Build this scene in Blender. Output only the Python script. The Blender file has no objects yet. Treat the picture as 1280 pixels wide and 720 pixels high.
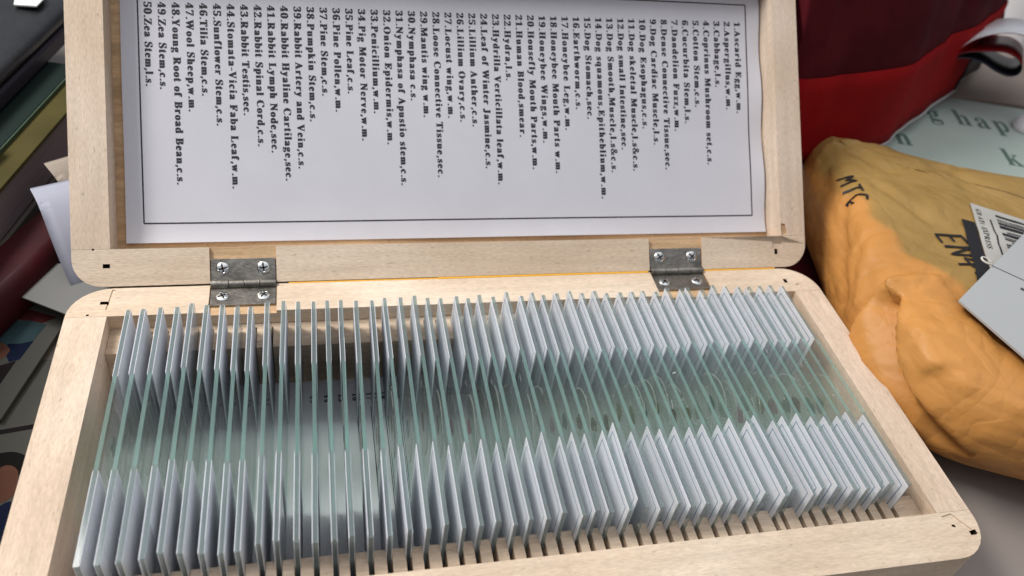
import bpy, bmesh, math, random
from mathutils import Matrix, Vector, noise
random.seed(7)
S = 0.001                      # everything below is written in millimetres
ZT = 30.0                      # table top lies 30 mm under the slide tops (z = 0 in the drawing frame)
sc = bpy.context.scene
C = sc.collection

# ------------------------------------------------------------------ camera, world, lamp, exposure
R = Matrix(((0.973262, 0.032323, -0.227411), (-0.189138, 0.674552, -0.713587), (0.130336, 0.737519, 0.66263)))
cam = bpy.data.cameras.new('camera')
camo = bpy.data.objects.new('camera', cam)
C.objects.link(camo)
camo.matrix_world = Matrix.Translation(Vector((-48.428, -137.957, 166.081 + ZT)) * S) @ R.to_4x4()
cam.sensor_width = 36.0
cam.lens = 36.0 * 1035.57 / 1280
cam.clip_start = 0.005
cam.clip_end = 20.0
cam.dof.use_dof = True
cam.dof.focus_distance = 0.225
cam.dof.aperture_fstop = 17.0
sc.camera = camo

W = bpy.data.worlds.new('World')
sc.world = W
W.use_nodes = True
bg = W.node_tree.nodes['Background']
bg.inputs[1].default_value = 1.0
_n = W.node_tree.nodes
_tc = _n.new('ShaderNodeTexCoord')
_sx = _n.new('ShaderNodeSeparateXYZ')
_rp = _n.new('ShaderNodeValToRGB')            # a plain room: dim walls, pale ceiling
_rp.color_ramp.elements[0].position = 0.5
_rp.color_ramp.elements[0].color = (0.07, 0.065, 0.06, 1)
_rp.color_ramp.elements[1].position = 0.97
_rp.color_ramp.elements[1].color = (1.16, 1.18, 1.23, 1)
_e = _rp.color_ramp.elements.new(0.80)
_e.color = (0.28, 0.295, 0.33, 1)
_mr = _n.new('ShaderNodeMapRange')
_mr.inputs[1].default_value = -1
_mr.inputs[2].default_value = 1
_l = W.node_tree.links
_l.new(_tc.outputs['Generated'], _sx.inputs[0])
_l.new(_sx.outputs['Z'], _mr.inputs[0])
_l.new(_mr.outputs[0], _rp.inputs[0])
_l.new(_rp.outputs[0], bg.inputs[0])

lamp = bpy.data.lights.new('window_light', 'AREA')
lamp.shape = 'RECTANGLE'
lamp.size = 0.42
lamp.size_y = 0.16
lamp.energy = 6.1
lamp.color = (1.0, 0.955, 0.90)
lo = bpy.data.objects.new('window_light', lamp)
C.objects.link(lo)
lo.location = (-0.43, 0.21, 0.64)
_d = Vector((0.0, 0.0, 0.02)) - lo.location
lo.rotation_euler = _d.to_track_quat('-Z', 'Y').to_euler()

sc.view_settings.view_transform = 'Standard'
sc.view_settings.look = 'None'
sc.view_settings.exposure = 0.0
sc.view_settings.gamma = 1.0
sc.render.engine = 'CYCLES'
cy = sc.cycles
cy.max_bounces = 16
cy.diffuse_bounces = 6
cy.glossy_bounces = 5
cy.transmission_bounces = 12
cy.transparent_max_bounces = 200
cy.sample_clamp_indirect = 4.0
cy.use_denoising = True

# ------------------------------------------------------------------ helpers
def lin(r, g, b):
    f = lambda c: ((c / 255 + 0.055) / 1.055) ** 2.4 if c > 10 else c / 255 / 12.92
    return (f(r), f(g), f(b))

def link(name, me, mats, parent=None):
    o = bpy.data.objects.new(name, me)
    C.objects.link(o)
    for m in (mats if isinstance(mats, (list, tuple)) else [mats]):
        me.materials.append(m)
    if parent is not None:
        o.parent = parent
    return o

def build(name, bm, mats, parent=None, smooth=False, bevel=0, seg=2):
    bmesh.ops.recalc_face_normals(bm, faces=bm.faces)
    me = bpy.data.meshes.new(name)
    bm.to_mesh(me)
    bm.free()
    if smooth:
        for p in me.polygons:
            p.use_smooth = True
    o = link(name, me, mats, parent)
    if bevel:
        mo = o.modifiers.new('bevel', 'BEVEL')
        mo.width = bevel * S
        mo.segments = seg
        mo.limit_method = 'ANGLE'
        mo.angle_limit = math.radians(40)
    return o

def V(x, y, z):
    return Vector((x, y, z)) * S

def W3(x, y, z):
    return Vector((x, y, z + ZT)) * S

def thing(name, label, cat, loc=(0, 0, 0), group=None):
    o = bpy.data.objects.new(name, None)
    o.empty_display_size = 0.01
    C.objects.link(o)
    o.location = loc
    tag(o, label, cat, group)
    return o

def tag(o, label, cat, group=None):
    o['label'] = label
    o['category'] = cat
    if group:
        o['group'] = group
    return o

def prism(bm, pts, z0, z1, mi=0, f=V):
    a = [bm.verts.new(f(x, y, z0)) for x, y in pts]
    b = [bm.verts.new(f(x, y, z1)) for x, y in pts]
    n = len(pts)
    fs = [bm.faces.new(a[::-1]), bm.faces.new(b)]
    for i in range(n):
        fs.append(bm.faces.new((a[i], a[(i + 1) % n], b[(i + 1) % n], b[i])))
    for q in fs:
        q.material_index = mi
    return fs

def box(bm, x0, x1, y0, y1, z0, z1, mi=0, f=V):
    return prism(bm, [(x0, y0), (x1, y0), (x1, y1), (x0, y1)], z0, z1, mi, f)

def cyl(bm, p, axis, r, h, n=24, mi=0, r2=None):
    ax = Vector(axis).normalized()
    q = ax.to_track_quat('Z', 'Y')
    r2 = r if r2 is None else r2
    a, b = [], []
    for i in range(n):
        t = 2 * math.pi * i / n
        c, s = math.cos(t), math.sin(t)
        a.append(bm.verts.new((Vector(p) + q @ Vector((c * r, s * r, 0))) * S))
        b.append(bm.verts.new((Vector(p) + q @ Vector((c * r2, s * r2, h))) * S))
    fs = [bm.faces.new(a[::-1]), bm.faces.new(b)]
    for i in range(n):
        fs.append(bm.faces.new((a[i], a[(i + 1) % n], b[(i + 1) % n], b[i])))
    for x in fs:
        x.material_index = mi

def arc(cx, cy_, r, a0, a1, n=8):
    return [(cx + r * math.cos(math.radians(a0 + (a1 - a0) * i / n)), cy_ + r * math.sin(math.radians(a0 + (a1 - a0) * i / n))) for i in range(n + 1)]

def cut(o, bm):
    """subtract the closed shapes in bm from o and keep the result as o's own mesh"""
    bmesh.ops.recalc_face_normals(bm, faces=bm.faces)
    me = bpy.data.meshes.new('cutter')
    bm.to_mesh(me)
    bm.free()
    for m in o.data.materials:
        me.materials.append(m)
    c = bpy.data.objects.new('cutter', me)
    C.objects.link(c)
    c.matrix_world = o.matrix_world
    mo = o.modifiers.new('cut', 'BOOLEAN')
    mo.operation = 'DIFFERENCE'
    mo.solver = 'EXACT'
    mo.use_self = True
    mo.object = c
    bpy.context.view_layer.update()
    dg = bpy.context.evaluated_depsgraph_get()
    new = bpy.data.meshes.new_from_object(o.evaluated_get(dg))
    o.modifiers.clear()
    o.data = new
    bpy.data.objects.remove(c)

# ------------------------------------------------------------------ materials
def mat(name, col, rough=0.6, spec=0.4, noise_scale=0, noise_amt=0.0, bump=0.0, bump_scale=400, metal=0.0, stretch=(1, 1, 1), coord='Object', trans=None, sheen=0):
    m = bpy.data.materials.new(name)
    m.use_nodes = True
    nt = m.node_tree
    b = nt.nodes['Principled BSDF']
    b.inputs['Base Color'].default_value = (*col, 1)
    b.inputs['Roughness'].default_value = rough
    b.inputs['Specular IOR Level'].default_value = spec
    b.inputs['Metallic'].default_value = metal
    tc = nt.nodes.new('ShaderNodeTexCoord')
    mp = nt.nodes.new('ShaderNodeMapping')
    mp.inputs['Scale'].default_value = stretch
    nt.links.new(tc.outputs[coord], mp.inputs[0])
    if noise_scale:
        n = nt.nodes.new('ShaderNodeTexNoise')
        n.inputs['Scale'].default_value = noise_scale
        n.inputs['Detail'].default_value = 6
        nt.links.new(mp.outputs[0], n.inputs['Vector'])
        r = nt.nodes.new('ShaderNodeMapRange')
        r.inputs[1].default_value = 0.3
        r.inputs[2].default_value = 0.7
        r.inputs[3].default_value = 1 - noise_amt
        r.inputs[4].default_value = 1 + noise_amt
        nt.links.new(n.outputs[0], r.inputs[0])
        x = nt.nodes.new('ShaderNodeVectorMath')
        x.operation = 'SCALE'
        x.inputs[0].default_value = col
        nt.links.new(r.outputs[0], x.inputs['Scale'])
        nt.links.new(x.outputs[0], b.inputs['Base Color'])
    if bump:
        n2 = nt.nodes.new('ShaderNodeTexNoise')
        n2.inputs['Scale'].default_value = bump_scale
        n2.inputs['Detail'].default_value = 5
        nt.links.new(mp.outputs[0], n2.inputs['Vector'])
        bp = nt.nodes.new('ShaderNodeBump')
        bp.inputs['Strength'].default_value = bump
        bp.inputs['Distance'].default_value = 0.0006
        nt.links.new(n2.outputs[0], bp.inputs['Height'])
        nt.links.new(bp.outputs[0], b.inputs['Normal'])
    return m

def wood(name, col, axis, dark=0.09):
    """pale sawn basswood: long soft grain along one axis, fine pores, a few brown flecks"""
    m = bpy.data.materials.new(name)
    m.use_nodes = True
    nt = m.node_tree
    N, L = nt.nodes.new, nt.links.new
    b = nt.nodes['Principled BSDF']
    b.inputs['Roughness'].default_value = 0.62
    b.inputs['Specular IOR Level'].default_value = 0.3
    tc = N('ShaderNodeTexCoord')
    def nz(scale, st, det=5):
        mp = N('ShaderNodeMapping')
        v = [1, 1, 1]
        v[axis] = st
        mp.inputs['Scale'].default_value = v
        L(tc.outputs['Object'], mp.inputs[0])
        n = N('ShaderNodeTexNoise')
        n.inputs['Scale'].default_value = scale
        n.inputs['Detail'].default_value = det
        L(mp.outputs[0], n.inputs['Vector'])
        return n.outputs[0]
    grain, pores, blot, fleck = nz(420, 0.06), nz(2600, 0.22, 3), nz(38, 0.5, 4), nz(900, 0.35, 2)
    def rng(s, a, b_, c, d):
        r = N('ShaderNodeMapRange')
        for i, v in enumerate((a, b_, c, d)):
            r.inputs[i + 1].default_value = v
        L(s, r.inputs[0])
        return r.outputs[0]
    def mul(a, b_):
        x = N('ShaderNodeMath')
        x.operation = 'MULTIPLY'
        L(a, x.inputs[0])
        L(b_, x.inputs[1])
        return x.outputs[0]
    f = mul(mul(rng(grain, .3, .7, 1 - dark, 1 + dark * .7), rng(pores, .3, .7, .86, 1.09)), mul(rng(blot, .3, .7, .87, 1.1), rng(fleck, .67, .74, 1.0, .74)))
    mx = N('ShaderNodeMix')
    mx.data_type = 'RGBA'
    L(rng(blot, .35, .7, 0, 1), mx.inputs[0])
    mx.inputs[6].default_value = (*[c * k for c, k in zip(col, (1.0, .93, .85))], 1)
    mx.inputs[7].default_value = (*col, 1)
    x = N('ShaderNodeVectorMath')
    x.operation = 'SCALE'
    L(mx.outputs[2], x.inputs[0])
    L(f, x.inputs['Scale'])
    L(x.outputs[0], b.inputs['Base Color'])
    bp = N('ShaderNodeBump')
    bp.inputs['Strength'].default_value = 0.35
    bp.inputs['Distance'].default_value = 0.0003
    L(f, bp.inputs['Height'])
    L(bp.outputs[0], b.inputs['Normal'])
    return m

WC = (0.67, 0.56, 0.445)
wx = wood('wood_along_x', WC, 0)
wy = wood('wood_along_y', (0.68, 0.565, 0.46), 1)
wraw = wood('wood_raw', (0.58, 0.40, 0.24), 0, .3)
wrail = wood('wood_rail', (0.60, 0.49, 0.38), 0, .2)
wdark = mat('nail_hole_dark', (0.03, 0.018, 0.01), .9, .1)
paper = mat('paper', (0.56, 0.56, 0.61), .75, .25, 60, .025, .04, 900)
index_paper = mat('index_paper', (0.83, 0.83, 0.86), .8, .2, 60, .02)
ink = mat('ink', (0.02, 0.02, 0.025), .6, .3)
steel = mat('hinge_steel', (0.27, 0.25, 0.22), .30, .5, 250, .35, .25, 900, metal=.9)
zinc = mat('screw_zinc', (0.62, 0.63, 0.62), .25, .5, 700, .15, .1, 1500, metal=1)
label_paper = mat('label_paper', (0.86, 0.87, 0.90), .7, .25, 300, .04)
label_ink = mat('label_ink', (0.20, 0.28, 0.38), .6, .3)
amber = mat('light_leak_amber', lin(240, 178, 50), .45, .4)  # colour of the light leaking through the lid joint

def translucent(m, amt, col):
    nt = m.node_tree
    b = nt.nodes['Principled BSDF']
    t = nt.nodes.new('ShaderNodeBsdfTranslucent')
    t.inputs[0].default_value = (*col, 1)
    mx = nt.nodes.new('ShaderNodeMixShader')
    mx.inputs[0].default_value = amt
    nt.links.new(b.outputs[0], mx.inputs[1])
    nt.links.new(t.outputs[0], mx.inputs[2])
    nt.links.new(mx.outputs[0], nt.nodes['Material Output'].inputs[0])
def vary(m, amt):
    nt = m.node_tree
    b = nt.nodes['Principled BSDF']
    src = b.inputs['Base Color'].links[0].from_socket
    oi = nt.nodes.new('ShaderNodeObjectInfo')
    r = nt.nodes.new('ShaderNodeMapRange')
    r.inputs[3].default_value = 1 - amt
    r.inputs[4].default_value = 1 + amt * .4
    nt.links.new(oi.outputs['Random'], r.inputs[0])
    x = nt.nodes.new('ShaderNodeVectorMath')
    x.operation = 'SCALE'
    nt.links.new(src, x.inputs[0])
    nt.links.new(r.outputs[0], x.inputs['Scale'])
    nt.links.new(x.outputs[0], b.inputs['Base Color'])
vary(label_paper, .10)
translucent(label_paper, .40, (0.9, 0.92, 0.95))

def clear(name, tint, ior=1.5, rough=.02, body=None, amt=0.0):
    """thin clear sheet: see-through with a tint, Fresnel sheen, optional cloudy body"""
    m = bpy.data.materials.new(name)
    m.use_nodes = True
    nt = m.node_tree
    N, L = nt.nodes.new, nt.links.new
    nt.nodes.remove(nt.nodes['Principled BSDF'])
    t = N('ShaderNodeBsdfTransparent')
    t.inputs[0].default_value = (*tint, 1)
    g = N('ShaderNodeBsdfGlossy')
    g.inputs['Roughness'].default_value = rough
    lw = N('ShaderNodeLayerWeight')          # Schlick reflectance, the same from both sides of the thin sheet
    lw.inputs[0].default_value = .5
    pw = N('ShaderNodeMath')
    pw.operation = 'POWER'
    pw.inputs[1].default_value = 5
    L(lw.outputs['Facing'], pw.inputs[0])
    fr = N('ShaderNodeMapRange')
    f0 = ((ior - 1) / (ior + 1)) ** 2
    fr.inputs[3].default_value = f0
    fr.inputs[4].default_value = 1
    L(pw.outputs[0], fr.inputs[0])
    src = t.outputs[0]
    if body:
        d = N('ShaderNodeBsdfDiffuse')
        d.inputs[0].default_value = (*body, 1)
        tl = N('ShaderNodeBsdfTranslucent')
        tl.inputs[0].default_value = (*body, 1)
        a = N('ShaderNodeMixShader')
        L(d.outputs[0], a.inputs[1])
        L(tl.outputs[0], a.inputs[2])
        x = N('ShaderNodeMixShader')
        x.inputs[0].default_value = amt
        L(src, x.inputs[1])
        L(a.outputs[0], x.inputs[2])
        src = x.outputs[0]
    mx = N('ShaderNodeMixShader')
    L(fr.outputs[0], mx.inputs[0])
    L(src, mx.inputs[1])
    L(g.outputs[0], mx.inputs[2])
    L(mx.outputs[0], nt.nodes['Material Output'].inputs[0])
    return m
glass_face = clear('glass_face', (0.988, 0.996, 0.994), 1.5, .02, (.85, .91, .89), .055)  # smudge haze, raised to stand in for light reflected between slides
dust = mat('dust', (.62, .63, .60), .8, .2)
glass_edge = clear('glass_edge', (0.76, 0.93, 0.88), 1.45, .15, (0.46, 0.72, 0.67), .34)
glass_edge_backed = clear('glass_edge_paper_backed', (0.72, 0.82, 0.81), 1.45, .12, (0.37, 0.44, 0.44), .48)
resin = clear('resin_glint', (0.9, 0.92, 0.9), 1.6, .12, (0.8, 0.83, 0.8), .3)  # pale body imitates glints on the slip's edge
slip_glass = clear('cover_slip_glass', (0.97, 0.985, 0.97), 1.5, .03, (0.6, 0.62, 0.55), .06)

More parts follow.
